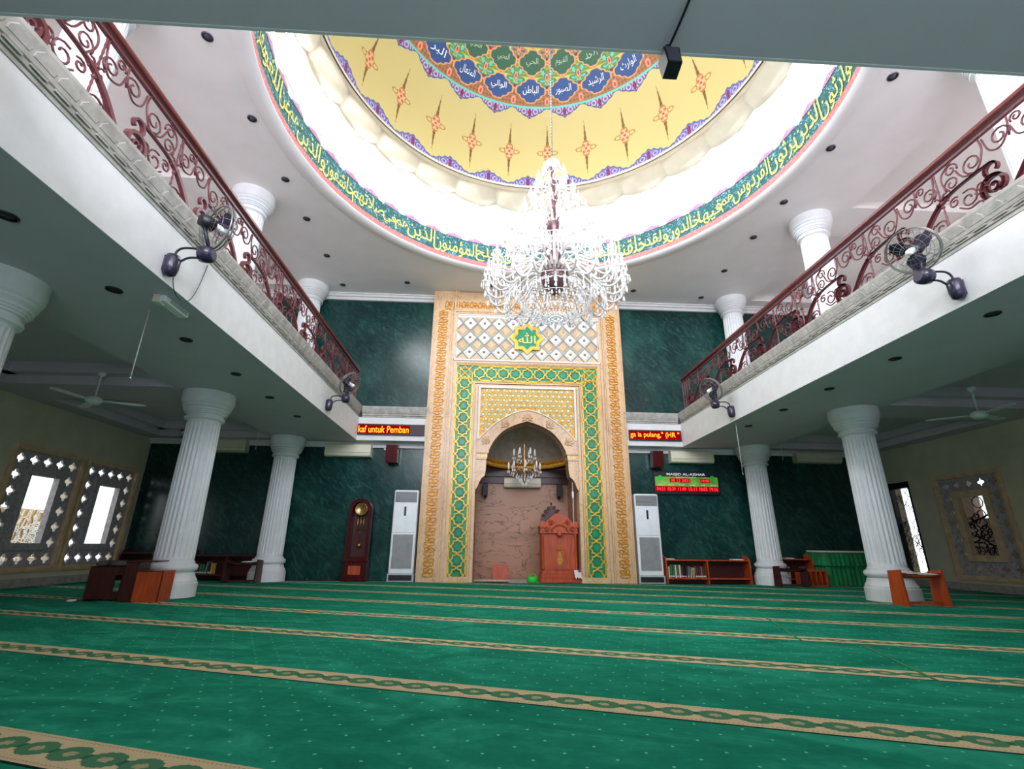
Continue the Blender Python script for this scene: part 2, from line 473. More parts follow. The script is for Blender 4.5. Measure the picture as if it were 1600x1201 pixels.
# ------------------------------------------------------------------ shell
struct(MB().box(XWL-.3, YB-.3, -.2, XWR+.3, 13.3, -.02).build('floor', 'terrace'))
b = MB(); b.box(XWL, YF, -.02, -.42+.1, YF+.3, ZC); b.box(2.17, YF, -.02, XWR, YF+.3, ZC); b.box(-.32, YF, 4.3, 2.17, YF+.3, ZC)
struct(b.build('wall_front', 'green_marble'))
struct(MB().box(XWL-.3, YB-.3, -.02, XWR+.3, YB, ZC).build('wall_back', 'wall'))
wn = 32
def added_window(fr, w, h, glass, nm=None):  # unseen glowing windows and doors added to brighten the hall
    global wn
    e = struct(bpy.data.objects.new(nm or 'window_%d' % wn, None)); COL.objects.link(e); wn += 0 if nm else 1
    b = MB()
    for q in ((0, 0, .07, h), (w-.07, 0, w, h), (.07, h-.07, w-.07, h), (.07, 0, w-.07, .07), (w/2-.02, .07, w/2+.02, h-.07)): b.obox(fr, q[0], q[1], 0, q[2], q[3], .05)
    b.build('frame', 'tan_frame', e)
    b = MB(); b.quad(fr(.05, .05, .012), fr(w-.05, .05, .012), fr(w-.05, h-.05, .012), fr(.05, h-.05, .012)); b.build('glass_pane', glass, e)
for i in range(4): added_window(Frame((-3.2+i*2.1, YB, 4.6), (1, 0, 0), (0, 0, 1), (0, 1, 0)), 1.7, 2.2, 'glass_rear')  # added behind the camera to lift the ceiling and upper front wall
for i in range(3): added_window(Frame((-2.6+i*2.5, YB, 0), (1, 0, 0), (0, 0, 1), (0, 1, 0)), 2.0, 2.5, 'glass_door', 'door_%d' % (i+1))  # unseen glowing doors, added for light on the carpet and soffits
for y in (-1.5, 2.2, 5.2, 8.8):  # unseen upper side windows, added to light the galleries
    added_window(Frame((XWL, y, 4.7), (0, 1, 0), (0, 0, 1), (1, 0, 0)), 1.5, 1.7, 'glass_side'); added_window(Frame((XWR, y+1.5, 4.7), (0, -1, 0), (0, 0, 1), (-1, 0, 0)), 1.5, 1.7, 'glass_side')

def wall_with_holes(name, x0, x1, holes, mat):
    ys = sorted({YB, YF+.3} | {h[0] for h in holes} | {h[1] for h in holes}); b = MB()
    for a, c in zip(ys, ys[1:]):
        hs = [h for h in holes if h[0] <= a+1e-6 and h[1] >= c-1e-6]
        if not hs: b.box(x0, a, -.02, x1, c, ZC)
        else:
            z = -.02
            for h in sorted(hs, key=lambda q: q[2]):
                b.box(x0, a, z, x1, c, h[2]); z = h[3]
            b.box(x0, a, z, x1, c, ZC)
    return struct(b.build(name, mat))
wall_with_holes('wall_left', XWL-.28, XWL, [(8.42, 9.95, .24, 2.34), (9.99, 11.5, .24, 2.34), (4.2, 5.7, .24, 2.34)], 'wall')
wall_with_holes('wall_right', XWR, XWR+.28, [(8.80, 10.28, .2, 2.3), (10.93, 11.5, .22, 2.3), (4.2, 5.7, .2, 2.3)], 'wall')
struct(MB().box(XWL, YB, 0, XWL+.025, YF, .14).build('baseboard_left', 'stone'))
struct(MB().box(XWR-.025, YB, 0, XWR, YF, .14).build('baseboard_right', 'stone'))

# ceiling with the round opening
def ring_to_rect(b, n, r, x0, y0, x1, y1, z, cx, cyy, m=0):
    A = []; B = []
    for k in range(n):
        a = 2*PI*k/n; c, s_ = math.cos(a), math.sin(a)
        A.append((cx+r*c, cyy+r*s_, z))
        tx = ((x1-cx)/c if c > 1e-9 else (x0-cx)/c if c < -1e-9 else 1e9); ty = ((y1-cyy)/s_ if s_ > 1e-9 else (y0-cyy)/s_ if s_ < -1e-9 else 1e9)
        t = min(tx, ty); B.append((cx+t*c, cyy+t*s_, z))
    # put corners exactly
    for q in ((x0, y0), (x1, y0), (x0, y1), (x1, y1)):
        k = min(range(n), key=lambda i: (B[i][0]-q[0])**2+(B[i][1]-q[1])**2); B[k] = (*q, z)
    a = b.add(A); c = b.add(B)
    for k in range(n): b.face((a+k, c+k, c+(k+1) % n, a+(k+1) % n), m)
b = MB()
ring_to_rect(b, 240, DR+.0, -4.95, 1.2, 6.75, YF, ZC, *DC)
ring_to_rect(b, 240, DR+.0, -4.95, 1.2, 6.75, YF, ZC+.25, *DC)
for x0, x1 in ((XWL, -4.95), (6.75, XWR)):
    s = -1 if x0 < 0 else 1
    # sunken trays over the side galleries, one to a bay
    xi0, xi1 = (x0+.35, x1-.25) if s < 0 else (x0+.25, x1-.35)
    for y0, y1 in ((YB, 4.2), (4.2, 7.9), (7.9, YF)):
        a, c = y0+.45, y1-.45
        b.box(x0, y0, ZC, x1, a, ZC+.25); b.box(x0, c, ZC, x1, y1, ZC+.25)
        b.box(x0, a, ZC, xi0, c, ZC+.25); b.box(xi1, a, ZC, x1, c, ZC+.25)
        b.box(xi0, a, ZC+.16, xi1, c, ZC+.25)
b.box(-4.95, YB, ZC, 6.75, 1.2, ZC+.25)
struct(b.build('ceiling', 'ceiling'))
b = MB()   # plaster cornice along the front wall under the ceiling
for x0, x1 in ((XWL, -1.5), (3.38, XWR)):
    for d, z0, z1 in ((.06, ZC-.17, ZC-.09), (.11, ZC-.09, ZC-.03), (.15, ZC-.03, ZC)): b.box(x0, YF-d, z0, x1, YF, z1)
struct(b.build('trim_1', 'white'))
b = MB()
for x0, x1 in ((XWL, -1.5), (3.38, XWR)):
    for d, z0, z1 in ((.05, ZS-.12, ZS-.05), (.09, ZS-.05, ZS)): b.box(x0, YF-d, z0, x1, YF, z1)
struct(b.build('trim_2', 'white'))

# ------------------------------------------------------------------ galleries
def gallery(side):
    s = -1 if side == 'left' else 1
    xf = XL if s < 0 else XR; xw = XWL if s < 0 else XWR
    e = struct(bpy.data.objects.new('balcony_'+side, None)); COL.objects.link(e)
    lo, hi = sorted((xf, xw)); b = MB()
    tr = sorted((xw-s*.4, (-5.0 if s < 0 else 6.8))); b0 = YR
    b.box(lo, YR, ZS+.3, hi, YF, ZL-.02)
    for y0, y1 in ((YR, 4.2), (4.2, 7.9), (7.9, YF)):     # soffit with sunken trays
        a, c = y0+.4, y1-.4
        b.box(lo, y0, ZS, hi, a, ZS+.3); b.box(lo, c, ZS, hi, y1, ZS+.3)
        b.box(lo, a, ZS, tr[0], c, ZS+.3); b.box(tr[1], a, ZS, hi, c, ZS+.3)
        b.box(tr[0], a, ZS+.14, tr[0]+.18, c, ZS+.3); b.box(tr[1]-.18, a, ZS+.14, tr[1], c, ZS+.3)
        b.box(tr[0], a, ZS+.14, tr[1], a+.18, ZS+.3); b.box(tr[0], c-.18, ZS+.14, tr[1], c, ZS+.3)
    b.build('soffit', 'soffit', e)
    b = MB(); xi = xf
    x0, x1 = sorted((xf, xf-s*.012)); b.box(x0, YR-.0, ZS-.002, x1, YLED, ZM); b.build('fascia', 'white', e)
    # moulded edge: stepped profile swept along the gallery
    b = MB()
    pr = [(.0, ZM), (.02, ZM), (.02, ZM+.035), (.035, ZM+.04), (.04, ZM+.075), (.052, ZM+.085), (.055, ZM+.10), (.085, ZM+.225), (.085, ZL), (-.14, ZL)]
    k = [b.add([(xf-s*d, y, z) for d, z in pr]) for y in (YR-.09, YLED-.085)]
    for i in range(len(pr)-1): b.face((k[0]+i, k[1]+i, k[1]+i+1, k[0]+i+1), 0)
    b.face([k[0]+i for i in range(len(pr))])
    y = YR
    while y < YLED-.2:      # leaf blocks on the sloping face
        fr = Frame((xf-s*.056, y, ZM+.11), (0, 1, 0), (-s*.24, 0, .97), (-s*.97, 0, -.24))
        b.prism(fr, [(.0, .01), (.17, .01), (.18, .05), (.13, .09), (.09, .075), (.04, .10), (.0, .05)], 0, .005, 0, .12)
        b.obox(fr, 0.02, -.05, -.012, .15, -.035, .008)
        y += .19
    b.build('moulding', 'stone', e)
    return e
gallery('left'); gallery('right')
e = struct(bpy.data.objects.new('balcony_rear', None)); COL.objects.link(e)
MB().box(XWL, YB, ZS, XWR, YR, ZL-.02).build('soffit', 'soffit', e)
b = MB(); b.box(XL-.05, YR, ZS-.002, XR+.05, YR+.015, ZM); b.build('fascia', 'white', e)
MB().box(XL, YR, ZM, XR, YR+.08, ZL).build('moulding', 'stone', e)
# front ledge either side of the mihrab
e = struct(bpy.data.objects.new('balcony_front', None)); COL.objects.link(e)
b = MB(); bm_ = MB()
for x0, x1 in ((XL, -1.45), (3.32, XR)):
    b.box(x0, YLED, ZS, x1, YF, ZM)
    pr = [(.0, ZM), (.02, ZM), (.02, ZM+.035), (.04, ZM+.04), (.04, ZM+.075), (.055, ZM+.10), (.085, ZM+.225), (.085, ZL), (-.349, ZL)]
    k = [bm_.add([(x, YLED-d, z) for d, z in pr]) for x in (x0+(.085 if x0 < 0 else 0), x1-(.085 if x0 > 0 else 0))]
    for i in range(len(pr)-1): bm_.face((k[0]+i, k[1]+i, k[1]+i+1, k[0]+i+1))
    x = x0+.1
    while x < x1-.2:
        fr = Frame((x, YLED-.056, ZM+.11), (1, 0, 0), (0, -.24, .97), (0, -.97, -.24))
        bm_.prism(fr, [(.0, .01), (.17, .01), (.18, .05), (.13, .09), (.09, .075), (.04, .10), (.0, .05)], 0, .005, 0, .12); x += .19
b.build('fascia', 'white', e); bm_.build('moulding', 'stone', e)

# ------------------------------------------------------------------ columns
def column(h, z0):
    e = bpy.data.objects.new('fluted_column', None); COL.objects.link(e)
    zb, zt = .50, h-.46; nf = 24; n = nf*8
    def flute(a, z):
        t = (a*nf/(2*PI)) % 1; k = math.sin(PI*min(max((t-.12)/.76, 0), 1))
        edge = min(1, max(0, (z-zb-.03)/.05))*min(1, max(0, (zt-.03-z)/.05))
        return 1-.07*k*edge
    zs = [zb, zb+.03, zb+.06, zb+.09] + [zb+.09+(zt-zb-.18)*i/6 for i in range(1, 6)] + [zt-.09, zt-.06, zt-.03, zt]
    MB().lathe([(.262-.02*(z-zb)/(zt-zb), z) for z in zs], n, fn=flute, smooth=False).build('shaft', 'column', e)
    MB().lathe([(.37, 0), (.37, .19), (.35, .20), (.352, .225), (.335, .25), (.315, .285), (.308, .325), (.29, .33), (.29, .35), (.318, .362), (.332, .385),
                (.335, .41), (.325, .44), (.30, .455), (.282, .46), (.282, .485), (.262, .50)], 32, smooth=False).build('base', 'column', e)
    t = h-.46
    MB().lathe([(.245, t-.01), (.258, t), (.285, t+.01), (.292, t+.03), (.285, t+.05), (.262, t+.058), (.262, t+.09), (.29, t+.095), (.29, t+.115), (.308, t+.12), (.308, t+.14), (.328, t+.148), (.330, t+.175),
                (.316, t+.18), (.35, t+.21), (.352, t+.235), (.340, t+.24), (.362, t+.26), (.378, t+.30), (.384, t+.34), (.384, h)], 64, smooth=False).build('capital', 'column', e)
    return e
low = column(ZS, 0); high = column(ZC-ZL, ZL)
CX_ = {'left': -4.66, 'right': 6.45}
names = {4.2: 'nearest to the camera', 7.9: 'second back from the camera', 11.27: 'against the dark green front wall'}
first = {0: True, 1: True}
for sd in ('left', 'right'):
    for yy, wh in names.items():
        for lvl, (src, z) in enumerate(((low, 0), (high, ZL))):
            if lvl == 0 and yy == 4.2 and sd == 'right': pass
            lab = 'white fluted column %s the %s gallery, %s' % ('under' if lvl == 0 else 'standing on', sd, wh)
            g = 'fluted columns under the galleries' if lvl == 0 else 'fluted columns on the galleries'
            if first[lvl]:
                first[lvl] = False; o = src; o.location = (CX_[sd], yy, z); tag(o, lab, 'column', g)
            else: o = copy_tree(src); o.location = (CX_[sd], yy, z); tag(o, lab, 'column', g)

# ------------------------------------------------------------------ prayer carpets
ANG = math.radians(-19.2); ca, sa = math.cos(ANG), math.sin(ANG)
def clip(poly, inside, inter):
    out = []
    for i in range(len(poly)):
        a, b_ = poly[i-1], poly[i]
        if inside(b_):
            if not inside(a): out.append(inter(a, b_))
            out.append(b_)
        elif inside(a): out.append(inter(a, b_))
    return out
def clip_rect(P, x0, y0, x1, y1):
    for ax, lim, sg in ((0, x0, 1), (0, x1, -1), (1, y0, 1), (1, y1, -1)):
        P = clip(P, lambda p: sg*(p[ax]-lim) >= -1e-9, lambda a, b_: tuple(a[i]+(b_[i]-a[i])*(lim-a[ax])/(b_[ax]-a[ax]) for i in range(2)))
        if not P: return []
    return P
row = 1.239; idx = 0
for k in range(-5, 13):
    y0 = 1.556+1.312*k; o = Vector((0, y0))
    def L2W(u, v): return (u*ca - v*sa, y0 + u*sa + v*ca)
    P = clip_rect([L2W(-16, .0), L2W(16, .0), L2W(16, row-.004), L2W(-16, row-.004)], XWL+.03, YB+.02, XWR-.03, 11.24)
    if len(P) < 3: continue
    b = MB(); Q = [((x)*ca+(y-y0)*sa, -(x)*sa+(y-y0)*ca) for x, y in P]
    b.prism(Frame((0, 0, 0), (1, 0, 0), (0, 1, 0), (0, 0, 1)), Q, -.018, 0, 0, 0, True, True)
    ob = b.build('prayer_carpet', 'carpet'); ob.location = (0, y0, 0); ob.rotation_euler.z = ANG
    tag(ob, 'green prayer carpet roll with beige chain border, %s row counted from the rear wall' % ORD[idx], 'carpet', 'green prayer carpet rolls')
    idx += 1
    u = {1: 3.6, 2: 2.93, 3: 2.92, 4: 3.35, 5: 3.23}.get(k)      # where two lengths of carpet butt together
    if u and k > 1: MB().prism(Frame((0, 0, 0), (1, 0, 0), (0, 1, 0), (0, 0, 1)), [(u, .0), (u+.02, .0), (u+.02, row-.006), (u, row-.006)], -.001, .004).build('end_seam', 'cloth_green', ob)
# ------------------------------------------------------------------ drum and dome
dome = struct(bpy.data.objects.new('dome', None)); COL.objects.link(dome); dome.location = (DC[0], DC[1], 0)
NW = 25; SEC = 2*PI/NW; AZ0 = math.radians(90.9)      # windows, pendants and cartouches share 25 sectors
def cyl(b, r, z0, z1, m, n=200, a0=0, a1=2*PI):
    k0 = [b.add([(r*math.cos(a0+(a1-a0)*i/n), r*math.sin(a0+(a1-a0)*i/n), z) for i in range(n+1)]) for z in (z0, z1)]
    for i in range(n): b.face((k0[0]+i, k0[0]+i+1, k0[1]+i+1, k0[1]+i), m, True)
b = MB(); cyl(b, DR, ZC-.0, ZC+.12, 0)
b.build('pink_border', 'pink', dome)
MB().lathe([(DR+.0, ZC), (DR+.0, ZC-.02), (DR+.20, ZC-.02), (DR+.27, ZC-.012), (DR+.30, ZC)], 200, caps=False).build('ceiling_ring', 'ceiling', dome)
b = MB(); cyl(b, DR, ZC+.12, 7.74, 0); b.build('inscription_band', 'band', dome)
b = MB()
for k in range(50):
    a = 2*PI*k/50
    P = [(-.2, 0), (.2, 0), (.17, .05), (.08, .07), (0, .11), (-.08, .07), (-.17, .05)]
    fr = Frame((math.cos(a)*(DR-.004), math.sin(a)*(DR-.004), 7.74), (-math.sin(a), math.cos(a), 0), (0, 0, 1), (-math.cos(a), -math.sin(a), 0))
    b.prism(fr, P, -.02, .012, 0)
b.build('scalloped_border', 'lilac', dome)
# drum wall: pier, sill and head round each window opening
b = MB(); ww = SEC*.36
for k in range(NW):
    ac = AZ0+SEC*k
    cyl(b, DR, 7.74, 7.92, 0, 8, ac-SEC/2, ac+SEC/2)
    cyl(b, DR, 7.92, 9.0, 0, 2, ac-SEC/2, ac-ww); cyl(b, DR, 7.92, 9.0, 0, 2, ac+ww, ac+SEC/2)
    # arched head and reveals
    n = 10
    arc = [(ac-ww*math.cos(PI*i/n), 8.62+.28*math.sin(PI*i/n)) for i in range(n+1)]
    pt = lambda a, z, r: (r*math.cos(a), r*math.sin(a), z)
    for (a, z), (c, z2) in zip(arc, arc[1:]):
        b.quad(pt(a, z, DR), pt(c, z2, DR), pt(c, 9.0, DR), pt(a, 9.0, DR)); b.quad(pt(a, z, DR), pt(a, z, DR+.2), pt(c, z2, DR+.2), pt(c, z2, DR))
    for a in (ac-ww, ac+ww): b.quad(pt(a, 7.92, DR), pt(a, 8.62, DR), pt(a, 8.62, DR+.2), pt(a, 7.92, DR+.2))
    b.quad(pt(ac-ww, 7.92, DR), pt(ac+ww, 7.92, DR), pt(ac+ww, 7.92, DR+.2), pt(ac-ww, 7.92, DR+.2))
b.build('drum_wall', 'drum_white', dome)
for k in range(NW):
    ac = AZ0+SEC*k; d = math.degrees(ac) % 360
    sunny = 110 < d < 265
    o = struct(bpy.data.objects.new('window_%d' % (k+5), None)); COL.objects.link(o); o.location = (DC[0], DC[1], 0)
    o['label'] = 'arched frosted window in the drum below the dome, %d degrees round from the right side' % round(d)
    b = MB(); n = 10; r = DR+.19
    P = [(ac-ww, 7.92)] + [(ac-ww*math.cos(PI*i/n), 8.62+.28*math.sin(PI*i/n)) for i in range(n+1)] + [(ac+ww, 7.92)]
    kk = b.add([(r*math.cos(a), r*math.sin(a), z) for a, z in P]); b.face([kk+i for i in range(len(P))])
    b.build('glass_pane', 'glass_sun' if sunny else 'glass_shade', o)
    b = MB(); q = lambda a, z: (math.cos(a)*(r-.03), math.sin(a)*(r-.03), z)
    for t in (-.4, .4): b.tube([q(ac+ww*t, 7.92), q(ac+ww*t, 8.86)], .012, 6)
    b.tube([q(ac-ww, 8.3), q(ac, 8.3), q(ac+ww, 8.3)], .012, 6)
    b.build('glazing_bars', 'drum_white', o)
b = MB(); cyl(b, DR+.3, 7.14, 9.3, 0, 100); b.build('drum_shell', 'drum_white', dome)

# swagged cream moulding between windows and dome
b = MB(); NA, NP = 500, 26
rows = []
for j in range(NP+1):
    t = j/NP; rr = []
    for i in range(NA):
        a = 2*PI*i/NA; ph = ((a-AZ0)/SEC*1.0+.25) % 1
        lobe = abs(math.sin(PI*ph))**.55
        z = 8.95 + .58*t; r = DR-.015 - .25*(t**.8)
        if t < .7:
            tt = t/.7; belly = math.sin(PI*tt)
            r -= .19*belly*(.25+.75*lobe) + .03*math.sin(3*PI*tt+3*ph)*lobe
            z -= .16*(1-tt)*(lobe-.3)
        else:
            r -= .02*math.sin((t-.7)/.3*2*PI)
        if t < .04: r = DR+.01
        rr.append((r*math.cos(a), r*math.sin(a), z))
    rows.append(b.add(rr))
for a, c in zip(rows, rows[1:]):
    for i in range(NA): b.face((a+i, a+(i+1) % NA, c+(i+1) % NA, c+i), 0, True)
b.build('swag_moulding', 'swag', dome)

# painted dome: colours computed from the ornament's own geometry
RD, ZD = 4.05, 9.5
def dome_colours(az, el):
    """az, el in degrees (arrays) -> linear rgb"""
    sec = 360/NW
    a = (az-90.9+sec/2) % sec - sec/2            # 0 on a pendant
    h = (az-90.9) % sec - sec/2                  # 0 between pendants
    C = np.empty(az.shape+(3,)); C[:] = lin((204, 186, 122))
    def put(mask, c): C[mask] = lin(c)
    x = h*np.cos(np.radians(el)); xa = a*np.cos(np.radians(el))
    # blue-lilac bumps rising from the moulding
    top = 3.4*np.clip(1-np.abs(a/6.3)**1.25, 0, 1)+.25*np.cos(a*3)-.2
    ins = el < top
    put(el < top+.35, (70, 96, 140)); put(ins, (176, 160, 204))
    sw = np.sin(np.hypot(np.abs(a)-2.3, el-.7)*6.2)
    put(ins & (sw > .1), (96, 88, 146)); put(ins & (el > top-.4), (96, 100, 150)); put(ins & (np.abs(a) < .7) & (el < top-.6), (120, 52, 100))
    # medallions with long tapering tips
    y = el-12.9
    tip = (np.abs(x) < np.clip(.50*(1-(np.abs(y)-3.2)/7.2), 0, 1)) & (np.abs(y) > 3.0) & (np.abs(y) < 10.2)
    put(tip, (118, 84, 40))
    d = np.abs(x)/2.05+np.abs(y)/3.7+.12*np.cos(np.arctan2(y, x)*8)
    loops = np.hypot((np.abs(x)-2.4)/1.2, y/.75)
    put((np.abs(loops-1) < .2), (168, 124, 60))
    body = d < 1.05
    put(body, (224, 178, 128)); put((d > .88) & body, (176, 104, 50))
    cur = np.sin(np.hypot(np.abs(x)-.8, np.abs(y)-1.2)*5.2)
    put(body & (d < .9) & (cur > .2), (190, 108, 76)); put(np.hypot(x, y) < .45, (180, 80, 60))
    # pendants of the big rosette
    drop = 3.5*np.clip(1-np.abs(a/7.2)**1.1, 0, 1)+.35*np.abs(np.cos(a*1.3))
    pe = 29.2-el; P_ = (pe > 0) & (pe < drop); put(P_, (64, 84, 132))
    Pi = P_ & (pe < drop-.45); put(Pi, (190, 168, 196))
    sc = np.sin(np.hypot(np.abs(a)-2.4, pe-1.2)*6.0); put(Pi & (sc > .15), (104, 84, 134))
    put(Pi & (np.abs(a) < .9*(1-np.abs(pe-1.6)/2)), (122, 36, 84))
    R = el > 29.2
    # arabesque ground
    put(R, (150, 98, 60))
    g = np.sin(a*2.2+el*2.4)*np.sin(a*2.2-el*2.4)
    put(R & (g > .45), (172, 118, 74)); put(R & (g < -.6), (126, 84, 54))
    orange = (222, 156, 96)
    def loz(ax, e0, fill, k=1.0):
        X, Y = np.abs(ax)/7.2, np.abs(el-e0)/4.36
        t = np.arctan2(Y, X)
        t4 = np.arctan2(Y, X)
        q = (X**1.22+Y**1.22)/1.0*.97+.055*np.cos(12*t4)-.02
        q = q/k
        put(R & (q < .96), orange); put(R & (q < .84), fill); return q, t
    for e0, bg, l1, l2 in ((39.05, (122, 134, 52), (16, 128, 108), (96, 196, 172)), (47.8, (196, 116, 46), (96, 140, 150), (140, 60, 40))):
        q, t = loz(h, e0, bg); inn = R & (q < .82)
        y_ = el-e0; r_ = np.hypot(h*.75, y_)
        pal = np.cos(6*np.arctan2(y_+1.2, h*.75))*1.0
        put(inn & (r_ < 3.1) & (pal > -.15), l1); put(inn & (r_ < 2.6) & (r_ > 1.3) & (pal > .45), l2)
        put(inn & (np.abs(np.sin(t*4+y_*1.3)) < .16), (190, 190, 90))
        put(np.hypot(h/.75, (y_+.1)/1.25) < 1, (238, 150, 120)); put(np.hypot(h/.38, (y_+.1)/.7) < 1, (196, 60, 60))
        put(inn & (np.abs(h) < .7) & (y_ < -2.6), (130, 40, 50))
    loz(a, 34.7, (44, 76, 128)); loz(a, 43.4, (50, 92, 68)); loz(a, 52.1, (50, 92, 68))
    put(np.hypot(h/1.0, (el-31.3)/1.35) < 1, (238, 150, 120)); put(np.hypot(h/.5, (el-31.2)/.75) < 1, (204, 60, 60))
    up_ = el > 53
    ring = np.sin((el-53)*.75)*np.cos(np.radians(az-90.9)*NW)
    put(up_, (38, 96, 84)); orange = (214, 146, 84); put(up_ & (ring > .2), (196, 130, 60)); put(up_ & (ring < -.5), (50, 84, 140)); put(up_ & (np.abs(ring) < .08), orange)
    put(el > 80, (220, 170, 80))
    put((el > 28.95) & (el < 29.65), (108, 196, 178))
    put(el < -.5, (226, 214, 188))
    return C
def dome_part(name, e0, e1, ne, na):
    az = np.linspace(0, 360, na, endpoint=False); el = np.linspace(e0, e1, ne+1)
    A, E_ = np.meshgrid(az, el); ar, er = np.radians(A), np.radians(E_)
    V = np.stack([RD*np.cos(er)*np.cos(ar), RD*np.cos(er)*np.sin(ar), ZD+RD*np.sin(er)], -1).reshape(-1, 3)
    i, j = np.meshgrid(np.arange(na), np.arange(ne)); i2 = (i+1) % na
    F = np.stack([j*na+i, (j+1)*na+i, (j+1)*na+i2, j*na+i2], -1).reshape(-1, 4)
    me = bpy.data.meshes.new(name); me.vertices.add(len(V)); me.vertices.foreach_set('co', V.ravel())
    me.loops.add(F.size); me.loops.foreach_set('vertex_index', F.ravel().astype(np.int32))
    me.polygons.add(len(F)); me.polygons.foreach_set('loop_start', np.arange(0, F.size, 4, dtype=np.int32))
    me.polygons.foreach_set('loop_total', np.full(len(F), 4, dtype=np.int32)); me.polygons.foreach_set('use_smooth', np.ones(len(F), dtype=bool))
    me.update(calc_edges=True)
    c = dome_colours(A, E_).reshape(-1, 3); at = me.color_attributes.new('Col', 'FLOAT_COLOR', 'POINT')
    at.data.foreach_set('color', np.concatenate([c, np.ones((len(c), 1))], 1).ravel())
    me.materials.append(M['dome']); o = bpy.data.objects.new(name, me); COL.objects.link(o); o.parent = dome
dome_part('yellow_shell', -1.5, 28.5, 170, 2400)
dome_part('rosette_painting', 28.5, 56, 220, 1800)
dome_part('crown_painting', 56, 89.9, 60, 750)

def dome_fn(azd, eld):
    a0, e0 = math.radians(azd), math.radians(eld); r = RD-.02
    def fn(x, y):
        e_ = e0+y/r; a = a0-x/(r*math.cos(e0))
        return (r*math.cos(e_)*math.cos(a), r*math.cos(e_)*math.sin(a), ZD+r*math.sin(e_))
    return fn
b = MB(); words = ['الباطن', 'الوالي', 'المتعال', 'البر', 'المقسط', 'الجامع', 'الغني', 'المغني', 'المانع', 'الضار', 'النافع', 'النور', 'الهادي', 'البديع', 'الباقي',
                   'الظاهر', 'الاول', 'الاخر', 'المقدم', 'القادر', 'الصمد', 'الواحد', 'الوارث', 'الرشيد', 'الصبور']
for i, w in enumerate(words): write(b, shape(w), dome_fn(90.9+14.4*i, 34.8), .40, .22, res=2)
b.build('white_lettering', 'white_script', dome)
b = MB(); words = ['الحي', 'المحيي', 'القوي', 'المتين', 'الولي', 'الحميد', 'المبدئ', 'المعيد', 'الرؤوف', 'العفو', 'التواب', 'الحكيم', 'الودود', 'المجيد', 'الباعث',
                   'الشهيد', 'الحق', 'الوكيل', 'الكريم', 'الرقيب', 'المجيب', 'الواسع', 'الماجد', 'الاحد', 'القيوم']
for i, w in enumerate(words): write(b, shape(w), dome_fn(90.9+14.4*i, 43.5), .30, .20, res=2)
b.build('green_cartouche_lettering', 'sage_script', dome)
# verse running round the inscription band
def band_fn(azd, z):
    a0 = math.radians(azd)
    return lambda x, y: ((DR-.014)*math.cos(a0-x/DR), (DR-.014)*math.sin(a0-x/DR), z+y)
V1 = 'قد افلح المؤمنون الذين هم في صلاتهم خاشعون والذين هم عن اللغو معرضون والذين هم للزكاة فاعلون'
V2 = 'اولئك هم الوارثون الذين يرثون الفردوس هم فيها خالدون ولقد خلقنا الانسان من سلالة من طين'
V3 = 'والذين هم لاماناتهم وعهدهم راعون والذين هم على صلواتهم يحافظون'
b = MB()
for verse, start, end in ((V1, 96, 236), (V3, 238, 330), (V2, -28, 94)):
    ws = verse.split(); L = [len(w)+.6 for w in ws]; tot = sum(L); p = start
    for w, l in zip(ws, L):
        d = (end-start)*l/tot; write(b, shape(w), band_fn(p+d/2, 7.47+(.03 if len(w) % 2 else -.02)), math.radians(d)*DR*1.04, (.46 if len(w) > 4 else .40) if len(w) > 2 else .32, res=3, bold=True); p += d
b.build('verse_lettering', 'yellow_script', dome)

# ------------------------------------------------------------------ mihrab portal
YP = 11.277
FR = Frame((MX, YP, 0), (1, 0, 0), (0, 0, 1), (0, -1, 0))      # u from the middle, v up, n towards the hall
mih = thing('mihrab_portal', (0, 0, 0), 'tall beige marble mihrab portal with gold vine and green star borders', 'prayer niche')
W2, H2 = 2.442, ZC-.01
inner = [(0, 3.633), (.30, 3.53), (.57, 3.385), (.79, 3.15), (.93, 2.88)]
outer = [(0, 3.914), (.35, 3.82), (.75, 3.58), (1.0, 3.35), (1.165, 3.17)]
ic = [(p.x, p.y) for p in catmull([Vector((*q, 0)) for q in inner], 6)]
oc = [(p.x, p.y) for p in catmull([Vector((*q, 0)) for q in outer], 6)]
JW = 1.21                                                     # half width between the jambs
D = -(YF-YP)+.0
b = MB()
# body of the portal behind the relief (n from -0.39 to 0)
for s in (-1, 1):
    b.obox(FR, *sorted((s*JW, s*W2))[:1], 0, -.39, sorted((s*JW, s*W2))[1], H2, -.03)
b.obox(FR, -JW, 3.95, -.39, JW, H2, -.03)
for s in (-1, 1):     # spandrels above the arch
    P = [(s*JW, 3.95), (0, 3.95)] + [(s*x, z) for x, z in ic] + [(s*JW, 2.88)]
    if s < 0: P = P[::-1]
    b.prism(FR, P, -.39, -.03, 0, 0, True, True)
# raised outer frame with stepped mouldings
steps = [(2.442, 1.90, 0.0), (1.90, 1.855, .05), (1.855, 1.83, .01), (1.83, 1.80, .03)]
for x1, x0, n1 in steps:
    for s in (-1, 1):
        lo, hi = sorted((s*x0, s*x1)); b.obox(FR, lo, 0, -.03, hi, H2, n1)
    zt = 6.47+(x0-1.80)*.9
    b.obox(FR, -x0, zt, -.03, x0, zt+(x1-x0)*.9+.05, n1-.001)
for s in (-1, 1):      # narrow lines along the frame
    for x, n1 in ((2.41, .03), (2.36, .02), (1.99, .022), (1.945, .03)):
        b.obox(FR, *((s*x-.012, 0, 0, s*x+.012, H2-.02, n1)))
b.obox(FR, -1.9, H2-.06, 0, 1.9, H2-.03, .02)
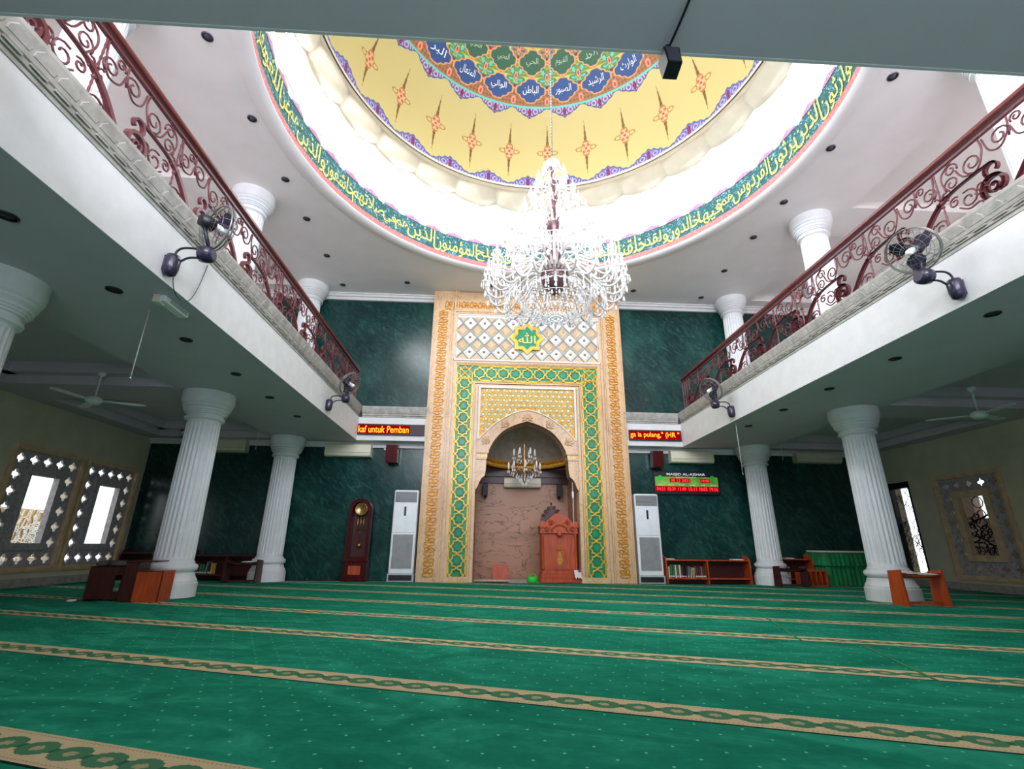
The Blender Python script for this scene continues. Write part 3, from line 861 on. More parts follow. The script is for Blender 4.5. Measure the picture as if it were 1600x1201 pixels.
# marble between the outer frame and green band, round the upper panel and the lattice
def frame4(u0, v0, u1, v1, w, n0, n1, m=0):
    b.obox(FR, u0, v0, n0, u0+w, v1, n1, m); b.obox(FR, u1-w, v0, n0, u1, v1, n1, m); b.obox(FR, u0+w, v1-w, n0, u1-w, v1, n1, m)
for s in (-1, 1):
    b.obox(FR, *((s*1.787-.013, 0, -.03, s*1.787+.013, 5.14, .022)))
b.obox(FR, -1.80, 5.075, -.03, 1.80, 5.16, .02); b.obox(FR, -1.80, 5.10, .02, 1.80, 5.125, .04)
frame4(-1.33, .0, 1.33, 4.60, .03, -.03, .025); frame4(-1.28, .0, 1.28, 4.55, .06, -.03, .005); 
b.obox(FR, -1.80, 0, -.03, -JW, .115, .012); b.obox(FR, JW, 0, -.03, 1.80, .115, .012)
b.build('marble_frame', 'beige_marble', mih)
# white rims
b = MB(); frame4(-1.875, 5.19, 1.875, 6.45, .03, -.03, .045); b.obox(FR, -1.875, 5.16, -.03, 1.875, 5.20, .05); b.obox(FR, -1.80, 6.36, -.03, 1.80, 6.42, .02)
frame4(-1.20, 3.17, 1.20, 4.50, .05, -.03, .045)
for s in (-1, 1):
    b.ribbon(FR, [(s*x, z) for x, z in oc] + [(s*1.18, 3.165)], .045, -.03, .05)
b.build('white_rim', 'white_tile', mih)
# arch band in marble resting on capitals
b = MB()
for s in (-1, 1):
    P = [(s*x, z) for x, z in oc] + [(s*JW, 3.16), (s*JW, 2.87), (s*.93, 2.87)] + [(s*x, z) for x, z in reversed(ic)]
    if s > 0: P = P[::-1]
    b.prism(FR, P, -.03, .02)
    k = b.add([FR(s*x, z, .02) for x, z in ic]); k2 = b.add([FR(s*x, z, -.2) for x, z in ic])
    for i in range(len(ic)-1): b.face((k+i, k+i+1, k2+i+1, k2+i), 0, True)
# carved flowers
def flower(b, u, v, r, ang, n=5, n0=.02):
    for k in range(n):
        a = ang+(k-(n-1)/2)*.62
        c = (u+math.sin(a)*r*.55, v+math.cos(a)*r*.55)
        P = [(c[0]+math.sin(a)*r*.5*math.cos(t)+math.cos(a)*r*.2*math.sin(t), c[1]+math.cos(a)*r*.5*math.cos(t)-math.sin(a)*r*.2*math.sin(t)) for t in [2*PI*i/10 for i in range(10)]]
        b.prism(FR, P, n0, n0+.03, 0, .45)
flower(b, 0, 3.68, .14, 0, 7)
for s in (-1, 1):
    flower(b, s*.52, 3.53, .13, s*.9); flower(b, s*.52, 3.53, .08, s*.9+PI); flower(b, s*.97, 3.12, .13, s*1.0); flower(b, s*.97, 3.12, .08, s*1.0+PI)
b.build('arch_band', 'arch_marble', mih)
# capitals and corbels under the arch
for s in (-1, 1):
    b = MB()
    def ub(u0, u1, v0, v1, n1, m=0): lo, hi = sorted((s*u0, s*u1)); b.obox(FR, lo, v0, -.39, hi, v1, n1, m)
    ub(.91, 1.21, 2.84, 2.875, .07); ub(.93, 1.21, 2.815, 2.84, .055); ub(.95, 1.21, 2.72, 2.815, .03); ub(.96, 1.21, 2.69, 2.72, .045)
    cb = [(p.x, p.y) for p in catmull([Vector((*q, 0)) for q in [(.97, 2.69), (.975, 2.50), (1.0, 2.32), (1.07, 2.25), (1.12, 2.16), (1.16, 2.05), (1.21, 1.98)]], 5)]
    P = [(s*1.21, 2.69)] + [(s*x, z) for x, z in cb]
    if s > 0: P = P[::-1]
    b.prism(FR, P, -.39, .015, 0, 0)
    k = b.add([FR(s*x, z, .015) for x, z in cb]); k2 = b.add([FR(s*x, z, -.39) for x, z in cb])
    for i in range(len(cb)-1): b.face((k+i, k+i+1, k2+i+1, k2+i), 0, True)
    for i in range(6): ub(.955+i*.042, .975+i*.042, 2.735, 2.80, .045, 1)
    b.build('corbel_capital', ['arch_marble', 'gold_pale'], mih)
# gold vine border
def vine_unit(b, fr, v0, sgn=1, T=.215, w=.030, W=.112):
    P = catmull([Vector(q) for q in [(-W*.2, 0, 0), (W*.9, T*.12, 0), (W*.9, T*.34, 0), (-W*.1, T*.38, 0), (-W, T*.55, 0), (-W*.7, T*.74, 0), (0, T*.72, 0), (W*.35, T*.86, 0), (-W*.2, T, 0)]], 3)
    b.ribbon(fr, [(sgn*p.x, v0+p.y) for p in P], w, 0, .025)
    for cx, cyy, r in ((W*.6, T*.64, .036), (-W*.6, T*.2, .036), (W*.1, T*.5, .02)):
        b.ribbon(fr, [(sgn*cx+r*math.cos(t), v0+cyy+r*1.1*math.sin(t)) for t in [2*PI*i/9 for i in range(9)]], w*.85, 0, .022, closed=True)
b = MB()
for s in (-1, 1):
    fr = Frame((MX+s*2.175, YP, 0), (1, 0, 0), (0, 0, 1), (0, -1, 0)); v = .11
    for k in range(30): vine_unit(b, fr, v+k*.215, s)
fr = Frame((MX, YP, 6.70), (0, 0, 1), (1, 0, 0), (0, -1, 0))
for k in range(20): vine_unit(b, fr, -2.15+k*.215)
b.build('gold_vine_border', 'gold_deep', mih)
# green band with strapwork
T = .2955; xb = 1.56
b = MB()
for s in (-1, 1): b.obox(FR, *(sorted((s*1.775, s*1.345))[0], .115, -.03, sorted((s*1.775, s*1.345))[1], 5.06, -.015))
b.obox(FR, -1.35, 4.62, -.03, 1.35, 5.06, -.015)
b.build('green_panel', 'green_panel', mih)
b = MB(); stars = b
def star_cell(fr, c, lo=False):
    w = .034
    H = T/2
    for s in (-1, 1):
        b.ribbon(fr, [(0, c+H), (s*.045, c+H-.035), (s*.098, c+H-.04), (s*.098, c+.055), (s*.150, c+.0), (s*.098, c-.055), (s*.098, c-H+.04), (s*.045, c-H+.035), (0, c-H)], w, 0, .03)
        b.ribbon(fr, [(s*.150, c), (s*.185, c+.035), (s*.185, c+T-.035), (s*.150, c+T)], w*.85, 0, .022)
        b.obox(fr, s*.15-.022, c-.022, 0, s*.15+.022, c+.022, .034)
    b.obox(fr, -.022, c+H-.022, 0, .022, c+H+.022, .034)
    P = [((.075 if k % 2 else .095)*math.cos(PI*k/8+PI/8*0), c+(.078 if k % 2 else .1)*math.sin(PI*k/8)) for k in range(16)]
    stars.prism(fr, P, 0, .012, 1, .15)
frs = [Frame((MX+s*xb, YP+.015, 0), (1, 0, 0), (0, 0, 1), (0, -1, 0)) for s in (-1, 1)]
for fr in frs:
    for k in range(16): star_cell(fr, .145+k*T*1.0)
frt = Frame((MX, YP+.015, 4.84), (0, 0, 1), (1, 0, 0), (0, -1, 0))
for k in range(9): star_cell(frt, (k-4)*.3)
for s in (-1, 1):      # woven corners
    fr = Frame((MX+s*xb, YP+.015, 4.84), (1, 0, 0), (0, 0, 1), (0, -1, 0))
    for p in ([(-.18, 0), (0, .18), (.18, 0), (0, -.18)], [(-.12, -.12), (-.12, .12), (.12, .12), (.12, -.12)]): b.ribbon(fr, p, .024, 0, .03, closed=True)
    b.ribbon(fr, [(-.2, -.2), (.2, .2)], .024, 0, .028); b.ribbon(fr, [(-.2, .2), (.2, -.2)], .024, 0, .028)
for s in (-1, 1):
    for x in (1.352, 1.768): b.obox(FR, s*x-.009, .115, -.02, s*x+.009, 5.06 if x > 1.5 else 4.62, .012)
b.obox(FR, -1.77, 5.045, -.02, 1.77, 5.062, .012); b.obox(FR, -1.35, 4.615, -.02, 1.35, 4.632, .012)
b.build('gold_strapwork', ['gold', 'green_panel'], mih)
# gold lattice over the arch
def arch_top(x):
    x = abs(x)
    for (x0, z0), (x1, z1) in zip(oc, oc[1:]):
        if x0 <= x <= x1: return z0+(z1-z0)*(x-x0)/(x1-x0)
    return 3.17
b = MB(); d = b
P = [(-1.15, 3.2)] + [(-x, z) for x, z in reversed(oc)] + [(x, z) for x, z in oc[1:]] + [(1.15, 3.2), (1.15, 4.45), (-1.15, 4.45)]
b.prism(FR, P[::1], -.03, -.012, 1)
px = .1437; pz = .121
for j in range(-1, 11):
    for i in range(-8, 9):
        u = i*px+(px/2 if j % 2 else 0); v = 4.39-j*pz
        if abs(u) > 1.13 or v > 4.44 or v < arch_top(u)+.035: continue
        r = .069
        b.ribbon(FR, [(u+r*math.cos(PI/3*k+PI/6), v+r*math.sin(PI/3*k+PI/6)) for k in range(6)], .016, -.012, .02, closed=True)
        d.lathe([(.044, -.012), (.044, .006), (.032, .018), (.001, .022)], 10, FR(u, v, 0), 2, axis=(FR.u, FR.v, FR.n))
        for k in (0, 1, 2):
            a = PI/3*k; q = (u+px*math.cos(a)*.98, v+pz*1.02*math.sin(a)*1.12)
            if abs(q[0]) < 1.14 and q[1] < 4.44: b.ribbon(FR, [(u+.062*math.cos(a), v+.062*math.sin(a)), (q[0]-.055*math.cos(a), q[1]-.055*math.sin(a))], .012, -.012, .016)
b.build('gold_lattice', ['gold_pale', 'gold_deep', 'white_tile'], mih)
# diamond panel above
b = MB(); MB0 = MB()
b.obox(FR, -1.845, 5.2, -.03, 1.845, 6.42, -.015, 0)
dx, dz = .368, .4
zc = 5.81; U = 1.845; V0, V1_ = 5.2, 6.38
def inside_clip(P): return clip_rect(P, -U, V0, U, V1_)
for i in range(-6, 7):
    for j in range(-3, 4):
        for kind in (0, 1):
            u = i*dx+(dx/2 if kind == 0 else 0)+ (0 if kind == 0 else 0); v = zc+j*dz+(0 if kind == 0 else dz/2)
            u = i*dx if kind == 0 else i*dx+dx/2
            q = .90 if kind == 0 else .84
            P = inside_clip([(u-dx/2*q, v), (u, v-dz/2*q), (u+dx/2*q, v), (u, v+dz/2*q)])
            if len(P) >= 3 and abs(u) < U+.1: b.prism(FR, P, -.015, .012, 1 if kind == 0 else 2, .35 if len(P) == 4 else .05)
            if kind == 0 and abs(u) < U-.05 and V0+.05 < v < V1_-.05 and not (abs(u) < .3 and abs(v-5.82) < .42): b.lathe([(.034, .01), (.034, .022), (.02, .032), (.001, .034)], 12, FR(u, v, 0), 3, axis=(FR.u, FR.v, FR.n))
for i in range(-14, 15):
    for s in (-1, 1):
        P = [(-3, 0), (3, 0)]
        u0 = i*dx+dx/2; sl = dz/dx*s; a = []
        for u in (-U, U):
            a.append((u, zc+(u-i*dx-dx/2)*sl))
        # clip the line to the panel
        (ua, va), (ub_, vb) = a; ts = [0, 1]
        t0, t1 = 0, 1; dv = vb-va
        for lim, sg in ((V0, 1), (V1_, -1)):
            tl = (lim-va)/dv
            if (dv > 0) == (sg > 0): t0 = max(t0, tl)
            else: t1 = min(t1, tl)
        if t1-t0 < .02: continue
        b.ribbon(FR, [(ua+(ub_-ua)*t, va+dv*t) for t in (t0, t1)], .03, -.015, .026, 0)
b.build('diamond_panel', ['grey_strap', 'white_tile', 'cream_tile', 'brown'], mih)
b = MB(); fs = Frame((MX-.012, YP-.03, 5.81), (1, 0, 0), (0, 0, 1), (0, -1, 0))
def octstar(R, k=.76): return [((R if i % 2 == 0 else R*k)*math.sin(PI*i/8), (R if i % 2 == 0 else R*k)*math.cos(PI*i/8)) for i in range(16)]
b.ringprism(fs, octstar(.455), octstar(.345), -.03, .045, 0); b.prism(fs, octstar(.36), -.03, .02, 1)
b.ringprism(fs, octstar(.345), octstar(.325), .02, .035, 0)
write(b, '\uFDF2', lambda x, y: fs(x-.0, y, .040), .44, .30, 2, 4, True)
b.build('star_medallion', ['gold', 'green_panel', 'yellow_script'], mih)

# the niche behind the arch
NY = 12.9
b = MB()
b.box(MX-JW-.2, NY, -.02, MX+JW+.2, NY+.1, 3.9)
b.box(MX-JW-.2, YF-.02, -.02, MX-JW, NY, 2.72); b.box(MX+JW, YF-.02, -.02, MX+JW+.2, NY, 2.72)
struct(b.build('wall_niche', 'brown_marble'))
b = MB(); n = 28
rx, ry = 1.13, NY-.04-YF+.35
def el_(a, z, k=1): return (MX+rx*k*math.cos(a), YF-.35+ry*k*math.sin(a), z)
A = [PI*i/n for i in range(n+1)]
for a, c in zip(A, A[1:]):
    b.quad(el_(a, 2.70), el_(c, 2.70), (MX+1.4*math.cos(c), YF-.35+1.75*math.sin(c), 2.70), (MX+1.4*math.cos(a), YF-.35+1.75*math.sin(a), 2.70))
b.box(MX-JW, NY-.07, 2.34, MX+JW, NY, 2.72); b.box(MX-JW, NY-.12, 2.50, MX+JW, NY, 2.56)
struct(b.build('trim_3', 'dark_wood'))
b = MB()
for j in range(12):
    e0, e1 = PI/2*j/12, PI/2*(j+1)/12
    for a, c in zip(A, A[1:]):
        f = lambda a_, e_: (MX+rx*math.cos(e_)**.9*math.cos(a_), YF-.35+ry*math.cos(e_)**.9*math.sin(a_), 2.87+.86*math.sin(e_))
        k = b.add([f(a, e0), f(c, e0), f(c, e1), f(a, e1)]); b.face((k, k+1, k+2, k+3), 0, False)
struct(b.build('ceiling_niche', 'niche_plaster'))
b = MB()
for (k0, z0), (k1, z1) in zip([(1.0, 2.70), (.955, 2.70), (.955, 2.73), (.975, 2.735), (.975, 2.80), (.95, 2.81), (.93, 2.85), (.93, 2.875)], [(.955, 2.70), (.955, 2.73), (.975, 2.735), (.975, 2.80), (.95, 2.81), (.93, 2.85), (.93, 2.875), (1.02, 2.875)]):
    for a, c in zip(A, A[1:]): b.quad(el_(a, z0, k0), el_(c, z0, k0), el_(c, z1, k1), el_(a, z1, k1), 0)
for i in range(60):
    a = PI*(i+.5)/60; p = Vector(el_(a, 2.767, .972)); t = Vector((-math.sin(a), math.cos(a), 0)); nn = Vector((-math.cos(a), -math.sin(a), 0))
    b.obox(Frame(p, t, (0, 0, 1), nn), -.014, -.024, 0, .014, .024, .012, 1)
struct(b.build('trim_4', ['gold_deep', 'gold_pale']))

# ------------------------------------------------------------------ balustrades
def spiral(c, r, a0, turns, d=1, n=18, k=.25):
    return [(c[0]+r*(1-(1-k)*i/n)*math.cos(a0+d*2*PI*turns*i/n), c[1]+r*(1-(1-k)*i/n)*math.sin(a0+d*2*PI*turns*i/n)) for i in range(n+1)]
PL = 1.045
def scroll_panel():
    """from one heavy curl to the next, twisted upright in the middle"""
    b = MB(); fr = Frame((0, 0, 0), (0, 1, 0), (0, 0, 1), (1, 0, 0)); H = .81
    def rib(P, w, t=.012): b.ribbon(fr, P, w, -t, t, 0, top=.8)
    P = catmull([Vector(q) for q in [(-.02, .47, 0), (.18, .47, 0), (.36, .46, 0), (.52, .42, 0), (.68, .31, 0), (.82, .17, 0), (.94, .06, 0), (1.05, .035, 0), (1.14, .10, 0)]], 5)
    N = len(P); rib([(p.x, p.y) for p in P], [.016+.034*max(0, math.sin(PI*min(1, i/(N-1)*1.0))**2 if i/(N-1) > .3 else .3*i/(N-1)) for i in range(N)], .018)
    P = spiral((1.045, .22), .135, -1.2, .9, 1, 18, .55); rib(P, [.046-.012*i/18 for i in range(19)], .024)
    P = spiral((1.02, .40), .085, -.9, .8, 1, 14, .45); rib(P, [.034-.018*i/14 for i in range(15)], .02)
    P = spiral((1.06, .22), .065, .6, 1.0, -1, 14, .4); rib(P, [.03-.012*i/14 for i in range(15)], .018)
    def sp(c, r, a0, tn, d_): b.tube([fr(*q) for q in spiral(c, r, a0, tn, d_, 15, .28)], .0095, 5)
    def ln(Q): b.tube([fr(p.x, p.y) for p in catmull([Vector((*q, 0)) for q in Q], 5)], .0095, 5)
    sp((.13, .60), .105, -1.4, 1.35, 1); sp((.34, .70), .075, 3.6, 1.3, -1); sp((.37, .55), .085, -.6, 1.3, 1)
    ln([(.02, .80), (.01, .66), (.10, .50), (.24, .53), (.30, .66)]); ln([(.30, .80), (.44, .72), (.46, .60), (.40, .47)])
    sp((.63, .60), .09, 4.2, 1.35, -1); sp((.71, .72), .055, -.4, 1.3, 1); sp((.88, .66), .10, 3.9, 1.3, -1)
    ln([(.54, .80), (.56, .66), (.62, .51), (.74, .54), (.78, .68)]); ln([(.78, .80), (.80, .66), (.90, .55), (1.0, .60), (1.03, .76)])
    sp((.26, .27), .105, 1.2, 1.3, 1); sp((.40, .33), .06, 2.4, 1.3, -1); sp((.60, .16), .085, .8, 1.3, 1); sp((.13, .30), .07, -.4, 1.2, -1)
    ln([(.14, .02), (.16, .16), (.28, .165), (.37, .24)]); ln([(.30, .02), (.36, .13), (.50, .12), (.53, .20)]); ln([(.62, .02), (.72, .06), (.74, .16), (.66, .24)])
    pts = [fr(.522, i*H/24, 0) for i in range(25)]; b.tube(pts, [.008+.0035*(i % 2) for i in range(25)], 6)
    for v in (.37, .42, .47): b.ball(fr(.522, v), .02, 8)
    for s_ in (-1, 1): ln([(.522, .40), (.522+s_*.05, .44), (.522+s_*.07, .40)]); ln([(.522, .44), (.522+s_*.04, .50), (.522+s_*.07, .50)])
    return b
def balustrade(sd):
    s = -1 if sd == 'left' else 1; x = (XL-.115) if s < 0 else (XR+.115)
    y0, n = (1.455, 9)
    e = thing('balustrade', (x, y0, ZL), 'maroon wrought iron scroll balustrade with moulded handrail along the %s gallery' % sd, 'balustrade')
    L = 11.28-y0
    b = MB(); pr = [(-.035, .865), (.035, .865), (.045, .88), (.045, .905), (.03, .928), (-.03, .928), (-.045, .905), (-.045, .88)]
    k = [b.add([(u, y, v) for u, v in pr]) for y in (.3, L)]
    for i in range(8): b.face((k[0]+i, k[0]+(i+1) % 8, k[1]+(i+1) % 8, k[1]+i))
    for q in k: b.face([q+i for i in range(8)])
    b.build('handrail', 'rail', e)
    MB().box(-.018, .3, .80, .018, L, .826).build('upper_bar', 'maroon', e)
    MB().box(-.012, .3, .015, .012, L, .03).build('lower_bar', 'maroon', e)
    p0 = scroll_panel().build('scroll_panel', 'maroon', e)
    b = MB(); pts = [(0, 0, i*.86/26) for i in range(27)]; b.tube(pts, [.012+.006*(i % 2) for i in range(27)], 6); b.ball((0, 0, .42), .028, 8); b.ball((0, 0, .05), .03, 8)
    q0 = b.build('post', 'maroon', e); q0.location = (0, .35, 0)
    for i in range(1, n):
        p = p0.copy(); COL.objects.link(p); p.location = (0, i*PL, 0)
    for y in (5.06, 5.17, 9.42, 9.55, 9.68, 9.8):
        q = q0.copy(); COL.objects.link(q); q.location = (0, min(y, L-.02), 0)
    return e
balustrade('left'); balustrade('right')

# ------------------------------------------------------------------ fans
def wall_fan(aim=(.80, -.30, -.52)):
    """mounted at the origin on a wall whose outward side is +x; head raised and turned down towards the hall"""
    e = bpy.data.objects.new('wall_fan', None); COL.objects.link(e)
    b = MB(); b.lathe([(.02, -.13), (.055, -.11), (.068, -.05), (.07, .04), (.055, .09), (.03, .10)], 14, (.06, 0, 0)); b.box(0, -.05, -.09, .04, .05, .07); b.build('wall_bracket', 'fan_plastic', e)
    b = MB()
    b.tube(catmull([(.08, -.02, .08), (.10, -.02, .14), (.16, -.02, .17), (.30, -.02, .165)], 6), .011, 8)
    b.tube(catmull([(.10, .02, .02), (.14, .02, .06), (.20, .02, .09), (.30, .02, .09)], 6), .011, 8)
    b.build('arm', 'dark', e)
    b = MB(); b.lathe([(.045, -.07), (.075, -.055), (.085, 0), (.08, .05), (.05, .07)], 16, (.36, 0, .12), axis=(Vector((0, 1, 0)), Vector((0, 0, 1)), Vector((1, 0, 0)))); b.build('control_box', 'fan_plastic', e)
    c = Vector((.40, 0, .43)); n = Vector(aim).normalized(); u = n.cross(Vector((0, 0, 1))).normalized(); v = u.cross(n).normalized()
    b = MB(); b.lathe([(.03, -.17), (.06, -.16), (.072, -.10), (.07, -.04), (.03, -.02)], 16, c, axis=(u, v, n)); b.tube([Vector((.37, 0, .18)), c-n*.12-v*.05], .018, 8); b.build('motor', 'dark', e)
    b = MB(); R = .235
    for r_, d_ in ((R, 0), (R, .03)): b.tube([c+u*r_*math.cos(t)+v*r_*math.sin(t)+n*d_ for t in [2*PI*i/36 for i in range(36)]], .009 if d_ == 0 else .006, 6, closed=True)
    for r_, d_ in ((.20, .075), (.14, .095), (.08, .105), (.2, -.06), (.12, -.085)): b.tube([c+u*r_*math.cos(t)+v*r_*math.sin(t)+n*d_ for t in [2*PI*i/30 for i in range(30)]], .0022, 4, closed=True)
    for i in range(20):
        t = 2*PI*i/20; w = u*math.cos(t)+v*math.sin(t)
        b.tube([c+w*.05+n*.105, c+w*.15+n*.095, c+w*.215+n*.065, c+w*R+n*.02], .0018, 4, cap=False)
        b.tube([c+w*.05-n*.095, c+w*.15-n*.085, c+w*.215-n*.055, c+w*R], .0018, 4, cap=False)
    b.build('cage', 'wire', e)
    for k in range(3):
        b = MB(); a0 = 2*PI*k/3+.4; rows_ = []
        for i in range(7):
            r_ = .04+.165*i/6; wd = .25+.45*math.sin(PI*min(1, i/6+.12))
            rows_.append(b.add([c+u*r_*math.cos(a0+wd*q)+v*r_*math.sin(a0+wd*q)+n*(.02-.025*q) for q in (-1, -.4, .3, 1)]))
        for p, q in zip(rows_, rows_[1:]):
            for i in range(3): b.face((p+i, p+i+1, q+i+1, q+i), 0, True)
        b.build('blade', 'fan_plastic', e)
    b = MB(); b.lathe([(.035, -.02), (.035, .10), (.028, .115), (.001, .12)], 16, c, axis=(u, v, n)); b.build('hub_cap', 'ac_white', e)
    return e
fan = wall_fan((.50, .80, .05)); fan.location = (XL, 4.13, 3.27); tag(fan, 'black wall fan on the left gallery fascia, the one nearer the camera', 'fan', 'wall fans')
fan2 = wall_fan(); fan2.location = (XL, 8.98, 3.29); tag(fan2, 'black wall fan on the left gallery fascia near the red message board', 'fan', 'wall fans')
def addfan(loc, lab, mir=False, rz=0):
    f = copy_tree(fan2); f.location = loc; f.rotation_euler.z = rz
    if mir: f.scale = (-1, 1, 1)
    f['label'] = lab; return f
addfan((XR, 4.05, 3.28), 'black wall fan on the right gallery fascia, the one nearer the camera', True)
addfan((XR, 8.75, 3.29), 'black wall fan on the right gallery fascia near the red message board', True)
addfan((-7.0, YF-.01, 2.78), 'dark wall fan high on the front wall at its left corner', rz=-PI/2)
addfan((-4.92, 4.2, 2.30), 'dark wall fan on the near left column under the gallery', rz=PI)
def ceiling_fan(x, y, lab):
    e = thing('ceiling_fan', (x, y, 0), lab, 'ceiling fan', 'ceiling fans')
    MB().lathe([(.06, 3.24), (.05, 3.19), (.012, 3.17), (.012, 2.86), (.05, 2.85), (.10, 2.82), (.11, 2.77), (.07, 2.73), (.01, 2.72)], 20).build('motor', 'ac_white', e)
    for k in range(3):
        a = 2*PI*k/3+.35; t = Vector((math.cos(a), math.sin(a), 0)); s_ = Vector((-math.sin(a), math.cos(a), 0)); fr = Frame((0, 0, 2.78), t, s_, (0, 0, 1))
        b = MB(); b.prism(fr, [(.09, -.02), (.2, -.06), (.6, -.065), (.66, 0), (.6, .06), (.2, .05), (.09, .02)], 0, .008, 0, 0, True, True); b.build('blade', 'ac_white', e)
ceiling_fan(-6.0, 7.3, 'white ceiling fan under the left gallery'); ceiling_fan(7.7, 6.9, 'white ceiling fan under the right gallery')
b = MB(); b.tube(catmull([(XL+.16, 4.05, 3.30), (XL+.10, 4.15, 3.10), (XL+.06, 4.32, 3.02), (XL+.05, 4.5, 3.08), (XL+.03, 4.62, 3.3), (XL+.02, 4.7, 3.62)], 6), .004, 6)
tag(b.build('hanging_cable', 'dark'), 'thin black cable looping down the left fascia beside the nearer fan', 'cable')

# ------------------------------------------------------------------ recessed lights
def dlight(loc, z, lab, grp, dark):
    e = thing('downlight', (loc[0], loc[1], z), lab, 'ceiling light', grp); e.scale = (.82, .82, 1)
    MB().lathe([(.072, -.012), (.088, -.008), (.088, 0), (.06, 0), (.06, -.006)], 24, caps=False).build('rim', 'downlight_dark' if dark else 'downlight', e)
    MB().lathe([(.001, -.004), (.066, -.004), (.066, 0)], 20, caps=False).build('lens', 'downlight_dark' if dark else 'downlight', e)
    return e
CY = [4.76, 6.05, 7.38, 8.5, 9.83, 11.15]
base_l = base_s = None
def put_light(src, loc, z, lab):
    c = copy_tree(src); c.location = (loc[0], loc[1], z); c['label'] = lab; return c
lc = dlight((-3.87, CY[0]), ZC, 'x', 'recessed lights in the main ceiling', False); ls = dlight((-3.71, 3.25), ZS, 'x', 'recessed lights under the galleries', True)
k = 0
for sd, x in (('left', -3.87), ('right', 5.60)):
    for i, y in enumerate(CY):
        lab = 'round recessed light in the main ceiling, %s side, %s from the camera' % (sd, ORD[i])
        if k == 0: lc['label'] = lab
        else: put_light(lc, (x, y), ZC, lab)
        k += 1
for x, lab in ((-2.18, 'round recessed light before the left part of the upper front wall'), (-.02, 'round recessed light just above the left half of the mihrab'), (3.69, 'round recessed light before the right part of the upper front wall')):
    put_light(lc, (x, 10.92), ZC, lab)
k = 0
for sd, x, YS in (('left', -3.71, [3.25, 4.36, 5.56, 6.79, 7.95, 9.2]), ('right', 5.22, [3.05, 4.23, 5.49, 6.74, 7.94, 9.14])):
    for i, y in enumerate(YS):
        lab = 'small recessed light under the %s gallery edge, %s from the camera' % (sd, ORD[i])
        if k == 0: ls['label'] = lab
        else: put_light(ls, (x, y), ZS, lab)
        k += 1

